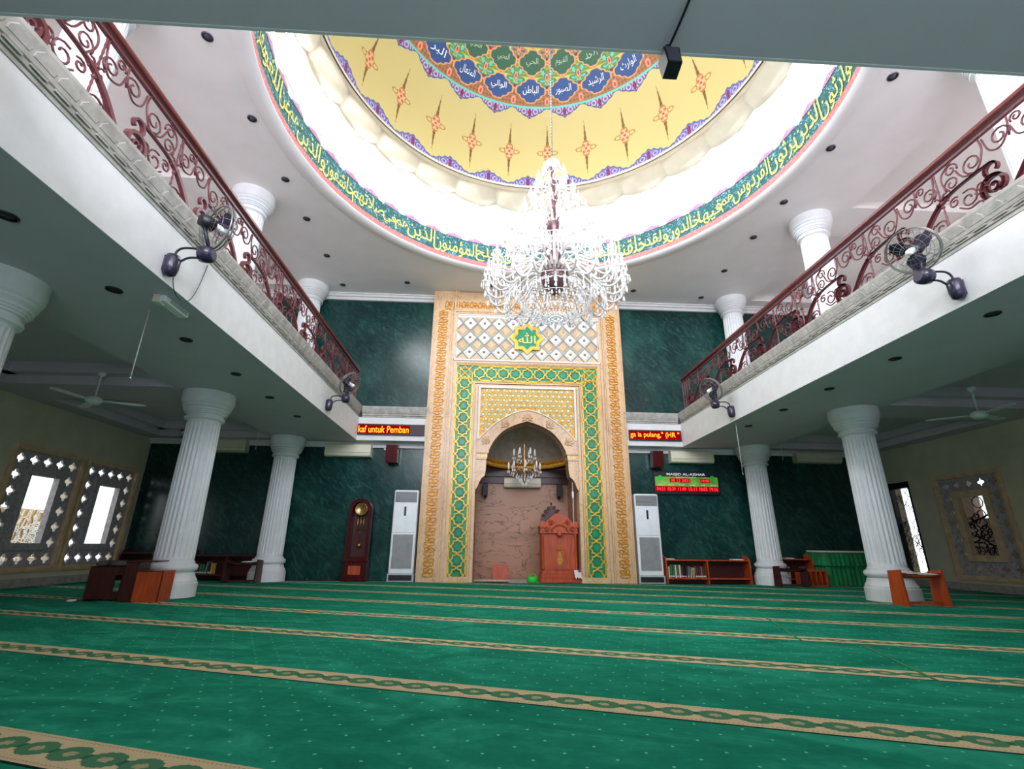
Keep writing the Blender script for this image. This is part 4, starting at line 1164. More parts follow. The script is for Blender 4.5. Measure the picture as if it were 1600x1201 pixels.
# ------------------------------------------------------------------ large chandelier
def chandelier():
    e = thing('crystal_chandelier', (0.87, 5.86, 0), 'large white tiered crystal chandelier hanging from the painted dome', 'chandelier')
    b = MB()
    z = 6.42; i = 0
    b.tube([(0, 0, 6.42), (0, 0, ZD+RD-.02)], .008, 6)
    while z < 13.3:
        b.ball((0, 0, z), .017, 6, 0, 1.6); z += .06
    b.build('chain', 'wire', e)
    MB().lathe([(.01, 4.05), (.10, 4.12), (.17, 4.22), (.20, 4.34), (.19, 4.44), (.10, 4.5), (.07, 4.62), (.11, 4.7), (.11, 4.86), (.05, 4.92), (.05, 5.05), (.10, 5.12), (.10, 5.34), (.04, 5.4), (.035, 5.56), (.07, 5.64),
                (.06, 5.8), (.03, 5.86), (.05, 5.95), (.03, 6.05), (.02, 6.3)], 20).build('stem', 'mauve', e)
    b = MB(); b.lathe([(.02, 6.26), (.10, 6.29), (.12, 6.33), (.08, 6.38), (.03, 6.43), (.01, 6.46)], 14)
    for k in range(8):
        a = 2*PI*k/8; b.drop((.12*math.cos(a), .12*math.sin(a), 6.32), .017, .07)
        b.tube([(.05*math.cos(a), .05*math.sin(a), 6.26), (.13*math.cos(a), .13*math.sin(a), 6.20), (.17*math.cos(a), .17*math.sin(a), 6.10), (.19*math.cos(a), .19*math.sin(a), 6.14)], .008, 5)
        b.drop((.19*math.cos(a), .19*math.sin(a), 6.13), .016, .07)
    b.build('crown', 'arm_glass', e)
    tiers = [(22, [(.17, 4.38), (.33, 4.42), (.50, 4.28), (.66, 4.06), (.80, 3.98), (.92, 4.06), (.965, 4.20)], 1.0),
             (20, [(.17, 4.44), (.34, 4.52), (.52, 4.42), (.68, 4.30), (.80, 4.34), (.86, 4.52)], 1.0),
             (16, [(.11, 4.80), (.25, 4.92), (.38, 4.84), (.50, 4.72), (.60, 4.78), (.64, 4.92)], .9),
             (14, [(.10, 5.22), (.20, 5.32), (.30, 5.24), (.40, 5.16), (.46, 5.22), (.49, 5.34)], .8),
             (10, [(.07, 5.68), (.14, 5.76), (.21, 5.68), (.28, 5.64), (.33, 5.74)], .7),
             (8, [(.04, 6.0), (.09, 6.06), (.14, 6.0), (.19, 6.0), (.21, 6.08)], .55)]
    for ti, (n, P, sc) in enumerate(tiers):
        path = catmull([Vector((r, 0, z)) for r, z in P], 5); R, Z = P[-1]
        b = MB(); b.tube(path, .0165*sc, 6)
        b.lathe([(.012, 0), (.05*sc, .015), (.062*sc, .03), (.055*sc, .035), (.02*sc, .02), (.018*sc, .10*sc)], 10, (R, 0, Z)); arm = b.build('arm', 'arm_glass', e)
        b = MB(); b.lathe([(.016*sc, 0), (.019*sc, .05*sc), (.015*sc, .09*sc), (.003, .135*sc)], 8, (R, 0, Z+.10*sc)); cand = b.build('candle_bulb', 'candle', arm)
        b = MB()
        for k in range(6):
            a = 2*PI*k/6; b.drop((R+.055*sc*math.cos(a), .055*sc*math.sin(a), Z+.02), .012*sc, .085*sc, n=5)
        q = path[len(path)//2]; b.tube([q, q-Vector((0, 0, .10*sc))], .003, 4); b.drop(q-Vector((0, 0, .09*sc)), .017*sc, .08*sc)
        b.tube([(R, 0, Z), (R, 0, Z-.12*sc)], .003, 4); b.drop((R, 0, Z-.11*sc), .022*sc, .10*sc)
        # string of beads to the next arm
        a1 = 2*PI/n
        for i in range(1, 9):
            t = i/9; p = Vector((R*(1-t), 0, Z)) + Vector((R*math.cos(a1), R*math.sin(a1), Z))*t - Vector((0, 0, Z*t)) + Vector((0, 0, Z*t))
            p = Vector((R*(1-t)+R*math.cos(a1)*t, R*math.sin(a1)*t, Z-.08*sc*4*t*(1-t)-.02)); b.drop(p+Vector((0, 0, .012)), .008*sc+.002, .024, n=4)
        cr = b.build('crystal_drops', 'crystal', arm, kind='stuff')
        for k in range(1, n):
            c = arm.copy(); COL.objects.link(c); c.rotation_euler.z = 2*PI*k/n
            for o in (cand, cr):
                d_ = o.copy(); COL.objects.link(d_); d_.parent = c
    # hanging bowl of bead strings
    b = MB()
    for k in range(30):
        a = 2*PI*k/30; w = Vector((math.cos(a), math.sin(a), 0))
        for i in range(15):
            t = i/14; r_ = .47*math.cos(t*PI/2*.95)+.03; z = 4.06-.34*math.sin(t*PI/2)
            b.drop(w*r_+Vector((0, 0, z)), .011, .034, n=4)
        b.drop(w*.50+Vector((0, 0, 4.05)), .016, .08)
        for i in range(10): b.drop(w*(.2+.3*i/9)+Vector((0, 0, 4.3-.22*(i/9)**.6)), .008, .026, n=4)
    for r_, z, n in ((.40, 3.93, 26), (.28, 3.82, 20), (.14, 3.75, 12)):
        for k in range(n):
            a = 2*PI*(k+.5)/n; b.drop((r_*math.cos(a), r_*math.sin(a), z), .017, .075)
    for r_, z in ((.5, 4.06), (.41, 3.94), (.27, 3.81)): b.tube([(r_*math.cos(2*PI*i/30), r_*math.sin(2*PI*i/30), z) for i in range(30)], .006, 5, closed=True)
    b.ball((0, 0, 3.70), .028, 8); b.drop((0, 0, 3.69), .02, .06)
    b.build('bead_bowl', 'crystal', e)
    for rr, z0, n, ln in ((.70, 4.02, 36, .16), (.86, 4.34, 34, .14), (.55, 4.72, 26, .12)):
        b = MB()
        for k in range(n):
            a = 2*PI*(k+.25)/n
            for q in range(4): b.drop((rr*math.cos(a), rr*math.sin(a), z0-q*ln/4), .009, ln/4, n=4)
            b.drop((rr*math.cos(a), rr*math.sin(a), z0-ln), .018, .07)
        b.tube([(rr*math.cos(2*PI*i/40), rr*math.sin(2*PI*i/40), z0) for i in range(40)], .006, 5, closed=True)
        b.build('drop_ring', 'crystal', e)
    return e
chandelier()
def small_chandelier():
    e = thing('brass_chandelier', (.912, 11.9, 0), 'small brass and crystal chandelier hanging inside the mihrab arch', 'chandelier')
    MB().tube([(0, 0, 3.3), (0, 0, 3.62)], .006, 6).build('chain', 'brass', e)
    MB().lathe([(.005, 2.22), (.03, 2.26), (.05, 2.32), (.03, 2.40), (.06, 2.46), (.07, 2.52), (.03, 2.60), (.035, 2.72), (.05, 2.78), (.025, 2.86), (.03, 2.98), (.02, 3.1), (.035, 3.14), (.01, 3.2), (.008, 3.40)], 16).build('stem', 'brass', e)
    for n, P in ((8, [(.05, 2.50), (.15, 2.56), (.26, 2.44), (.35, 2.42), (.39, 2.54)]), (6, [(.04, 2.80), (.12, 2.86), (.19, 2.78), (.24, 2.80), (.26, 2.88)])):
        path = catmull([Vector((r, 0, z)) for r, z in P], 5); R, Z = P[-1]
        b = MB(); b.tube(path, .008, 6); b.lathe([(.01, 0), (.035, .012), (.03, .02), (.01, .02)], 10, (R, 0, Z)); arm = b.build('arm', 'brass', e)
        b = MB(); b.lathe([(.024, 0), (.026, .10), (.020, .14), (.002, .19)], 8, (R, 0, Z+.02)); c1 = b.build('candle_bulb', 'candle', arm)
        b = MB()
        for k in range(5): b.drop((R+.034*math.cos(2*PI*k/5), .034*math.sin(2*PI*k/5), Z), .009, .07, n=5)
        b.drop((R*.7, 0, Z-.08), .012, .09, n=5); c2 = b.build('crystal_drops', 'crystal', arm, kind='stuff')
        for k in range(1, n):
            c = arm.copy(); COL.objects.link(c); c.rotation_euler.z = 2*PI*k/n
            for o in (c1, c2): d_ = o.copy(); COL.objects.link(d_); d_.parent = c
    b = MB()
    for r_, z, n in ((.12, 2.34, 12), (.2, 2.42, 16), (.06, 2.26, 6)):
        for k in range(n): b.drop((r_*math.cos(2*PI*k/n), r_*math.sin(2*PI*k/n), z), .011, .09, n=5)
    b.build('crystal_fringe', 'crystal', e)
small_chandelier()

# ------------------------------------------------------------------ air conditioners
def split_ac(x, z, y, lab, w=1.07, h=.30):
    e = thing('wall_air_conditioner', (x, y, z), lab, 'air conditioner', 'wall air conditioners')
    b = MB(); P = [(0, 0), (-.16, 0), (-.20, .03), (-.215, .10), (-.205, h-.03), (-.17, h), (0, h)]
    k = [b.add([(u, d, v) for d, v in P]) for u in (-w/2, w/2)]
    for i in range(7): b.face((k[0]+i, k[0]+(i+1) % 7, k[1]+(i+1) % 7, k[1]+i))
    b.face([k[0]+i for i in range(6, -1, -1)]); b.face([k[1]+i for i in range(7)]); b.build('body', 'beige_plastic', e)
    MB().box(-w/2+.06, -.19, .018, w/2-.06, -.165, .04).build('air_outlet', 'dark', e)
    MB().box(-w/2+.05, -.203, .006, w/2-.05, -.180, .016).build('louvre', 'beige_plastic', e)
    b = MB(); b.box(-w/2+.03, -.218, .085, w/2-.03, -.21, .092); b.build('panel_seam', 'ac_grille', e)
split_ac(-3.33, 2.74, YF-.001, 'cream wall air conditioner left of the mihrab, beside the hanging speaker')
split_ac(5.02, 2.74, YF-.001, 'cream wall air conditioner right of the mihrab above the prayer time board')
split_ac(-6.2, 2.80, YF-.001, 'cream wall air conditioner at the far left of the front wall, half behind a column', .98)
split_ac(8.25, 2.80, YF-.001, 'dim cream wall air conditioner at the far right of the front wall', 1.15, .26)
split_ac(MX-.01, 2.22, NY-.002, 'small cream air conditioner on the back wall inside the mihrab', .96, .25)
def floor_ac(x, w, lab):
    e = thing('standing_air_conditioner', (x, 11.27, 0), lab, 'air conditioner', 'standing air conditioners')
    b = MB(); b.bevbox(-w/2, 0, .17, w/2, .30, 1.95, .02); b.build('cabinet', 'ac_white', e)
    b = MB(); b.bevbox(-w/2-.02, -.01, 0, w/2+.02, .32, .17, .01); b.build('stand', 'grey_strap', e); MB().box(-w/2+.02, -.016, .03, w/2-.02, -.008, .14).build('stand_opening', 'dark', e)
    b = MB(); b.box(-w/2+.03, -.008, 1.68, w/2-.03, .0, 1.91, 1)
    for i in range(8): b.box(-w/2+.035, -.022, 1.692+i*.028, w/2-.035, -.010, 1.699+i*.028)
    b.build('louvre_grille', ['ac_white', 'dark'], e)
    b = MB(); b.box(-w/2+.05, -.008, .27, w/2-.05, .0, .98)
    for i in range(24): b.box(-w/2+.055, -.014, .29+i*.028, w/2-.055, -.007, .30+i*.028)
    b.build('intake_grille', 'ac_grille', e)
    MB().bevbox(-.022, -.014, 1.38, .022, .002, 1.58, .004).build('control_slot', 'dark', e)
    MB().box(-w/2+.02, -.006, 1.02, w/2-.02, 0, 1.025).build('panel_seam', 'ac_grille', e)
floor_ac(-1.83, .54, 'tall white floor-standing air conditioner left of the mihrab beside the pendulum clock')
floor_ac(3.715, .56, 'tall white floor-standing air conditioner right of the mihrab beside the low bookshelf')

# ------------------------------------------------------------------ grandfather clock
e = thing('grandfather_clock', (-2.83, 11.42, 0), 'tall dark mahogany pendulum clock with arched top against green marble', 'clock')
b = MB(); b.bevbox(-.27, -.17, 0, .27, .18, .07, .01); b.bevbox(-.245, -.15, .07, .245, .17, .40, .01); b.bevbox(-.26, -.165, .40, .26, .18, .43, .01); b.build('base', 'clock_wood', e)
MB().box(-.13, -.158, .14, .13, -.148, .32).build('base_panel', 'red_wood', e)
fc = Frame((0, 0, 0), (1, 0, 0), (0, 0, 1), (0, -1, 0))
arch = lambda w, z0, z1: [(w, z0), (w, z1)] + [(w*math.cos(t), z1+w*math.sin(t)) for t in [PI*i/16 for i in range(1, 16)]] + [(-w, z1), (-w, z0)]
b = MB(); b.ringprism(fc, arch(.235, .43, 1.50), arch(.175, .50, 1.50), -.15, .13); b.prism(fc, arch(.235, .43, 1.50), -.15, -.10, 0, 0, True, True); b.ringprism(fc, arch(.25, .43, 1.50), arch(.225, .46, 1.50), .05, .15)
b.build('case', 'clock_wood', e)
b = MB(); b.prism(fc, arch(.18, .49, 1.50), -.10, -.09); b.build('back_panel', 'dark_wood', e)
b = MB(); b.lathe([(.135, .0), (.14, .012), (.125, .02), (.12, .012), (.001, .012)], 32, fc(0, 1.52, .06), axis=(fc.u, fc.v, fc.n)); dial = b.build('dial', 'brass', e)
b = MB(); b.obox(Frame(fc(0, 1.52, .08), (math.cos(.9), 0, math.sin(.9)), (-math.sin(.9), 0, math.cos(.9)), (0, -1, 0)), 0, -.004, 0, .09, .004, .004)
b.obox(Frame(fc(0, 1.52, .08), (math.cos(2.2), 0, math.sin(2.2)), (-math.sin(2.2), 0, math.cos(2.2)), (0, -1, 0)), 0, -.005, 0, .06, .005, .004)
for k in range(12): a = PI*k/6; b.obox(Frame(fc(.105*math.cos(a), 1.52+.105*math.sin(a), .074), (math.cos(a), 0, math.sin(a)), (-math.sin(a), 0, math.cos(a)), (0, -1, 0)), -.009, -.003, 0, .009, .003, .004)
b.build('hands_and_hours', 'dark', dial)
for u in (-.065, 0, .065):
    b = MB(); b.tube([fc(u, 1.36, 0), fc(u, 1.05, 0)], .012, 10); b.build('weight', 'brass', e)
b = MB(); b.tube([fc(0, 1.30, -.03), fc(0, .78, -.03)], .005, 6); b.lathe([(.001, .0), (.05, .004), (.055, .012), (.001, .018)], 20, fc(0, .74, -.03), axis=(fc.u, fc.v, fc.n)); b.build('pendulum', 'brass', e)

# ------------------------------------------------------------------ speakers, message boards
def speaker(x, y, z, lab, w=.27, h=.42, tilt=.12, wood='clock_wood'):
    e = thing('loudspeaker', (x, y, z), lab, 'loudspeaker', 'wall loudspeakers')
    fr = Frame((0, -.06, 0), (1, 0, 0), (0, -math.sin(tilt), math.cos(tilt)), (0, -math.cos(tilt), -math.sin(tilt)))
    b = MB(); b.prism(fr, [(-w/2, 0), (w/2, 0), (w/2, h), (-w/2, h)], 0, .2, 0, 0, True, True); b.build('cabinet', wood, e)
    b = MB(); b.obox(fr, -w/2+.015, .015, .2, w/2-.015, h-.015, .208); b.build('grille', wood, e)
    b = MB(); b.box(-.03, -.06, -.05, .03, 0, .2); b.tube([(0, -.02, 0), (0, -.10, -.06), (0, -.12, -.10)], .018, 8); b.build('bracket', 'dark', e)
speaker(-2.28, YF-.001, 2.62, 'maroon loudspeaker hung on the green wall left of the mihrab')
speaker(4.13, YF-.001, 2.62, 'maroon loudspeaker hung on the green wall right of the mihrab', .26, .40)
speaker(-.04, NY-.002, 2.02, 'small black loudspeaker inside the mihrab, left of the air conditioner', .13, .3, .12, 'dark')
speaker(1.90, NY-.002, 2.02, 'small black loudspeaker inside the mihrab, right of the air conditioner', .13, .3, .12, 'dark')
MB0 = MB().box(-2.52, YF-.03, 2.93, -2.44, YF-.001, 3.02); tag(MB0.build('socket_box', 'ac_white'), 'small white electrical box beside the maroon speaker left of the mihrab', 'electrical box')

def led(x0, x1, z0, z1, txt, u0, u1, lab, lit1):
    e = thing('message_board', ((x0+x1)/2, YLED, z0), lab, 'LED sign', 'scrolling message boards'); cx = (x0+x1)/2; h = z1-z0
    MB().bevbox(x0-cx, -.05, 0, x1-cx, -.001, h, .006).build('housing', 'dark', e)
    b = MB(); b.box(x0-cx+.02, -.054, .02, x1-cx-.02, -.049, h-.02); b.build('display', 'led_off', e)
    MB().box(u0-.015-cx, -.056, .03, lit1-cx, -.0535, h-.03).build('lit_area', 'led_red', e)
    b = MB(); write(b, txt, lambda x, y: (x+(u0+u1)/2-cx, -.0585, y+h/2), u1-u0, .165, 0, 4, True); b.build('lettering', 'led_word', e)
led(-3.10, -1.53, 3.225, 3.49, 'kaf untuk Pemban', -3.085, -1.90, 'red LED message board on the white ledge left of the mihrab, reading kaf untuk Pemban', -1.87)
led(3.42, 4.72, 3.225, 3.487, 'ga ia pulang," (HR "', 3.45, 4.66, 'red LED message board on the white ledge right of the mihrab, reading ia pulang', 4.69)

e = thing('prayer_time_board', (4.86, YF-.001, 1.985), 'black framed digital prayer time board reading MASJID AL-AZHAR', 'prayer clock')
w, h = 1.62, .56
MB().bevbox(-w/2, -.07, 0, w/2, 0, h, .01).build('frame', 'dark', e)
MB().box(-w/2+.03, -.074, .08, w/2-.03, -.069, .42).build('printed_face', 'sign_green', e)
b = MB(); write(b, 'MASJID AL-AZHAR', lambda x, y: (x, -.0765, y+.475), .96, .075, 0, 3, True); write(b, 'Jalan Masjid Raya Kota', lambda x, y: (x, -.0765, y+.415), .5, .025, 0, 2); b.build('title', 'sign_white', e)
b = MB(); b.box(-.42, -.0775, .285, .10, -.074, .385); b.box(.34, -.0775, .285, .58, -.074, .385); b.box(-w/2+.03, -.0775, .07, w/2-.03, -.074, .195); b.build('dark_windows', 'led_red', e)
b = MB(); write(b, '08 12 2021', lambda x, y: (x-.16, -.079, y+.335), .46, .07, 0, 2, True); write(b, '14:40', lambda x, y: (x+.46, -.079, y+.335), .2, .07, 0, 2, True)
for i, t in enumerate(('04:21', '05:39', '11:49', '15:11', '18:03', '19:16')): write(b, t, lambda x, y: (x-.655+i*.262, -.079, y+.13), .2, .085, 0, 2, True)
b.build('digits', 'led_digit', e)
b = MB()
for s in (-1, 1):
    P = [((.075 if k % 2 else .06)*math.cos(PI*k/8), (.075 if k % 2 else .06)*math.sin(PI*k/8)) for k in range(16)]
    b.prism(Frame((s*.65, -.074, .39), (1, 0, 0), (0, 0, 1), (0, -1, 0)), P, 0, .006)
b.build('green_emblem', 'bag_green', e)
b = MB()
for i, t in enumerate(('SUBUH', 'SYURUQ', 'DZUHUR', 'ASHAR', 'MAGHRIB', 'ISYA')): write(b, t, lambda x, y: (x-.655+i*.262, -.0765, y+.225), .13, .026, 0, 2)
b.build('prayer_names', 'sign_white', e)

# ------------------------------------------------------------------ pulpit
e = thing('pulpit', (1.66, 11.62, 0), 'carved red-brown wooden pulpit standing inside the mihrab arch', 'pulpit')
fp = Frame((0, 0, 0), (1, 0, 0), (0, 0, 1), (0, -1, 0))
b = MB(); b.bevbox(-.42, -.22, 0, .56, .40, .09, .01); b.bevbox(-.40, -.19, .09, .53, .36, .18, .01); b.bevbox(-.38, -.17, .18, .47, .33, .25, .01); b.build('plinth', 'red_wood', e)
b = MB(); b.box(-.38, -.14, .25, .43, .30, 1.04)
for u in (-.355, .395): b.lathe([(.03, .26), (.035, .3), (.022, .34), (.025, .6), (.022, .95), (.035, .99), (.03, 1.03)], 12, (u, -.155, 0))
b.build('body', 'red_wood', e)
b = MB(); fq = Frame((.03, -.14, .0), (1, 0, 0), (0, 0, 1), (0, -1, 0))
b.ringprism(fq, [(-.15, .30), (.15, .30), (.15, .72), (-.15, .72)], [(-.12, .33), (.12, .33), (.12, .69), (-.12, .69)], 0, .018); b.ringprism(fq, [(-.25, .27), (.25, .27), (.25, .98), (-.25, .98)], [(-.235, .285), (.235, .285), (.235, .965), (-.235, .965)], 0, .012)
b.prism(fq, [(-.16, .29), (.16, .29), (.15, .265), (-.15, .265)], 0, .03)
b.build('front_panel', 'red_wood', e)
b = MB()
for i in range(9):
    v = .37+i*.032; ww_ = .075*(1-(abs(i-3)/8)); b.prism(fq, [(-ww_, v), (ww_, v), (ww_*.8, v+.022), (-ww_*.8, v+.022)], 0, .012)
for s in (-1, 1): b.ribbon(fq, [(s*p[0]+0, p[1]) for p in spiral((.05, .76), .035, 3.1, 1.1, -1)], .010, 0, .014)
b.build('carved_emblem', 'gold_deep', e)
b = MB(); b.bevbox(-.42, -.18, 1.04, .46, .33, 1.08, .008); b.bevbox(-.41, -.17, 1.08, .45, .32, 1.17, .006); b.bevbox(-.43, -.19, 1.17, .47, .33, 1.21, .008)
b.build('cornice', 'red_wood', e)
b = MB(); cr = [(-.36, 1.0), (-.30, 1.10)] + [(.03+.20*math.cos(t)*1.0, 1.09+.17*math.sin(t)) for t in [PI-PI*i/12 for i in range(13)]] + [(.36, 1.10), (.42, 1.0)]
b.prism(Frame((0, -.18, .03), (1, 0, 0), (0, 0, 1), (0, -1, 0)), [(-.28, 1.02)] + [(.03+.24*math.cos(t), 1.06+.20*math.sin(t)) for t in [PI-PI*i/14 for i in range(15)]] + [(.34, 1.02)], 0, .03)
for i in range(9):
    t = PI-PI*(i+.5)/9; b.ball((.03+.18*math.cos(t), -.215, 1.09+.14*math.sin(t)), .028, 8)
for s in (-1, 1):
    for q in (spiral((s*.30+.03, 1.16), .06, 0 if s < 0 else PI, 1.2, s), spiral((s*.17+.03, 1.30), .05, 0 if s < 0 else PI, 1.2, s)): b.tube([(p[0], -.20, p[1]) for p in q], .012, 6)
b.lathe([(.04, -.01), (.075, 0), (.06, .02), (.03, .03), (.001, .035)], 16, (.03, -.205, 1.04), axis=(Vector((1, 0, 0)), Vector((0, 0, 1)), Vector((0, -1, 0))))
b.build('carved_crest', 'red_wood', e)
b = MB(); P = [(-.42, 1.21)] + [(-.40, 1.30), (-.33, 1.33), (-.28, 1.29), (-.20, 1.38), (-.08, 1.47), (.03, 1.50), (.14, 1.47), (.26, 1.38), (.34, 1.29), (.40, 1.33), (.46, 1.30), (.47, 1.21)]
b.prism(Frame((0, -.10, 0), (1, 0, 0), (0, 0, 1), (0, -1, 0)), P, -.05, .04, 0, 0, True, True)
for s in (-1, 1):
    b.tube([(p[0], -.145, p[1]) for p in spiral((s*.20+.03, 1.30), .07, 0 if s < 0 else PI, 1.3, s)], .012, 6)
b.build('top_rail', 'red_wood', e)
b = MB(); fb = Frame((-.10, .25, 0), (1, 0, 0), (0, 0, 1), (0, -1, 0))
b.prism(fb, [(-.25, .3), (.25, .3), (.25, 1.45), (.16, 1.50), (.15, 1.6), (.06, 1.62), (0, 1.74), (-.06, 1.62), (-.15, 1.6), (-.16, 1.5), (-.25, 1.45)], -.02, .02, 0, 0, True, True)
for s in (-1, 1):
    for c, r in (((s*.14, 1.56), .05), ((s*.07, 1.64), .04), ((s*.2, 1.48), .04)): b.tube([(p[0]-.10, .22, p[1]) for p in spiral(c, r, 0, 1.3, s)], .012, 6)
b.ball((-.10, .24, 1.74), .03, 8); b.build('chair_back', 'dark_wood', e)
b = MB(); b.tube([(2.03, 11.48, 1.21), (2.03, 11.48, 1.86)], .008, 8); b.lathe([(.02, 1.84), (.026, 1.86), (.026, 1.99), (.014, 2.0)], 12, (2.03, 11.48, 0)); b.tube([(2.03, 11.48, 2.0), (2.03, 11.5, 2.4)], .009, 8)
tag(b.build('microphone_stand', 'ac_white'), 'thin white microphone pole rising from the right of the pulpit', 'microphone stand')
b = MB()
rows_ = []
for j in range(6):
    rows_.append(b.add([(1.99+.028*i, 11.44-.03*j+.01*math.sin(i*2), .262-.012*j*abs(math.sin(i*1.7))+(0 if j < 2 else -.03*(j-1))+.006*math.sin(i+j)) for i in range(8)]))
for p, q in zip(rows_, rows_[1:]):
    for i in range(7): b.face((p+i, p+i+1, q+i+1, q+i), 0, True)
tag(b.build('folded_cloth', 'paper'), 'crumpled white cloth on the pulpit step', 'cloth')
b = MB(); b.lathe([(.01, 0), (.075, .01), (.085, .05), (.05, .09), (.02, .13), (.005, .15)], 12, (2.14, 11.47, .18), fn=lambda a, z: 1+.2*math.sin(3*a+20*z)); tag(b.build('purple_scarf', 'purple_cloth'), 'small purple scarf heaped at the right end of the pulpit step', 'scarf')
e = thing('green_bag', (1.06, 11.42, 0), 'small bright green bag with a handle on the floor left of the pulpit', 'bag')
MB().lathe([(.10, 0), (.125, .02), (.13, .07), (.11, .12), (.09, .13)], 16, (0, 0, 0), fn=lambda a, z: 1-.35*abs(math.sin(a))).build('body', 'bag_green', e)
MB().tube(catmull([(-.07, 0, .11), (-.06, 0, .16), (0, 0, .175), (.06, 0, .16), (.07, 0, .11)], 5), .01, 6).build('handle', 'bag_green', e)
b = MB(); b.bevbox(-.18, 0, 0, .18, .04, .34, .006); o = b.build('wooden_board', 'red_wood'); o.location = (.36, 12.2, 0); o.rotation_euler.x = -.1; tag(o, 'square reddish board propped upright on the mihrab floor', 'board')
b = MB(); rows_ = []
for j in range(6): rows_.append(b.add([(-.22+i*.065, 11.5+.07*j, .012+.02*abs(math.sin(i*1.3+j*1.1))) for i in range(13)]))
for p, q in zip(rows_, rows_[1:]):
    for i in range(12): b.face((p+i, p+i+1, q+i+1, q+i), 0, True)
tag(b.build('prayer_sheet', 'paper'), 'rumpled white sheet lying on the mihrab floor', 'sheet')

# ------------------------------------------------------------------ bookshelves and books
def shelf(x0, x1, h, y, lab, wood='red_wood', div=None):
    w = x1-x0; e = thing('low_bookshelf', (x0, y, 0), lab, 'bookshelf', 'low bookshelves'); d = .30
    for nme, u in (('side_panel', 0), ('side_panel', w-.03)):
        fr = Frame((u, 0, 0), (0, 1, 0), (0, 0, 1), (1, 0, 0)); b = MB(); b.prism(fr, [(0, 0), (d, 0), (d, h+.09), (d-.08, h+.09), (.03, h+.02), (0, h-.05)], 0, .03, 0, 0, True, True); b.build(nme, wood, e)
    MB().box(.03, .01, h-.035, w-.03, d, h-.01).build('top_board', wood, e); MB().box(.03, .01, .10, w-.03, d, .125).build('shelf_board', wood, e)
    MB().box(.03, d-.012, .0, w-.03, d, h).build('back_panel', 'dark_wood', e)
    if div: MB().box(div-x0-.015, .012, 0, div-x0+.015, d-.012, h-.035).build('divider', wood, e)
    return e
shelf(4.04, 5.99, .52, 11.25, 'reddish two-bay bookshelf right of the mihrab, left bay full of books', div=5.0)
shelf(6.72, 7.46, .56, 11.25, 'reddish bookshelf beside the green-draped table')
shelf(-6.32, -4.98, .52, 11.25, 'dark bookshelf with few books between the two left columns', 'dark_wood', div=-5.55)
shelf(-7.78, -7.08, .56, 11.25, 'dark bookshelf in the far left corner behind the near left column', 'dark_wood')
book_cols = {'green': (52, 110, 70), 'cream': (206, 196, 170), 'maroon': (110, 30, 50), 'brown': (110, 70, 50), 'black': (36, 34, 40), 'grey': (120, 124, 130), 'yellow': (214, 174, 70), 'red': (150, 40, 40)}
for k, c in book_cols.items(): M['book_'+k] = paint('book_cover_'+k, c, .5, var=.05)
def books(x, seq, z, y, where, grp, hmul=1):
    cnt = {}
    for i, (c, w_, hh, tilt) in enumerate(seq):
        nonlocal_x = x; e = thing('book', (x, y, z), '%s book standing %s from the left %s' % (c, ORD[i], where), 'book', grp)
        e.rotation_euler.y = tilt
        b = MB(); b.box(0, 0, 0, w_, .004, hh, 0); b.box(0, 0, 0, .003, .15, hh, 0); b.box(w_-.003, 0, 0, w_, .15, hh, 0); b.build('cover', 'book_'+c, e)
        MB().box(.003, .004, .004, w_-.003, .145, hh-.004).build('pages', 'paper', e)
        MB().box(.002, -.001, .02, w_-.002, .0, .05).build('spine_label', 'paper', e)
        x += w_+.006+(abs(tilt)*hh*.8)
rr = random.Random(3)
seq = [('cream', .035, .24, 0), ('green', .05, .28, 0), ('green', .045, .28, 0), ('cream', .04, .27, 0), ('green', .04, .26, 0), ('cream', .045, .27, 0), ('maroon', .04, .24, 0), ('black', .03, .22, 0), ('black', .03, .24, .12), ('grey', .028, .25, .18),
       ('cream', .024, .22, .16), ('cream', .024, .22, .1), ('brown', .035, .25, 0), ('maroon', .04, .23, 0), ('maroon', .04, .23, 0), ('grey', .034, .24, 0), ('maroon', .04, .23, 0), ('brown', .03, .22, 0)]
books(4.10, seq, .125, 11.29, 'in the bookshelf right of the mihrab', 'books in the bookshelf right of the mihrab')
books(-6.25, [('maroon', .05, .24, 0), ('maroon', .05, .22, 0), ('black', .04, .2, 0), ('green', .05, .2, 0), ('green', .045, .2, 0), ('grey', .04, .25, .12), ('black', .05, .22, 0), ('yellow', .03, .22, 0)], .125, 11.29, 'in the dark bookshelf between the left columns', 'books in the dark left bookshelf')
books(6.78, [('cream', .035, .24, 0), ('red', .05, .26, 0), ('cream', .03, .25, 0)], .125, 11.29, 'in the bookshelf beside the green table', 'books in the bookshelf by the green table')
for x, y, z, w_, lab in ((4.08, 11.3, .51, .2, 'white papers lying on the left end of the right bookshelf'), (5.62, 11.3, .51, .25, 'white papers lying on the right end of the right bookshelf'), (6.85, 11.3, .55, .22, 'white papers lying on the bookshelf beside the green table')):
    b = MB(); b.box(0, 0, 0, w_, .2, .012); b.box(.01, .01, .012, w_-.02, .19, .022); o = b.build('paper_stack', 'paper'); o.location = (x, y, z); tag(o, lab, 'paper', 'paper stacks')

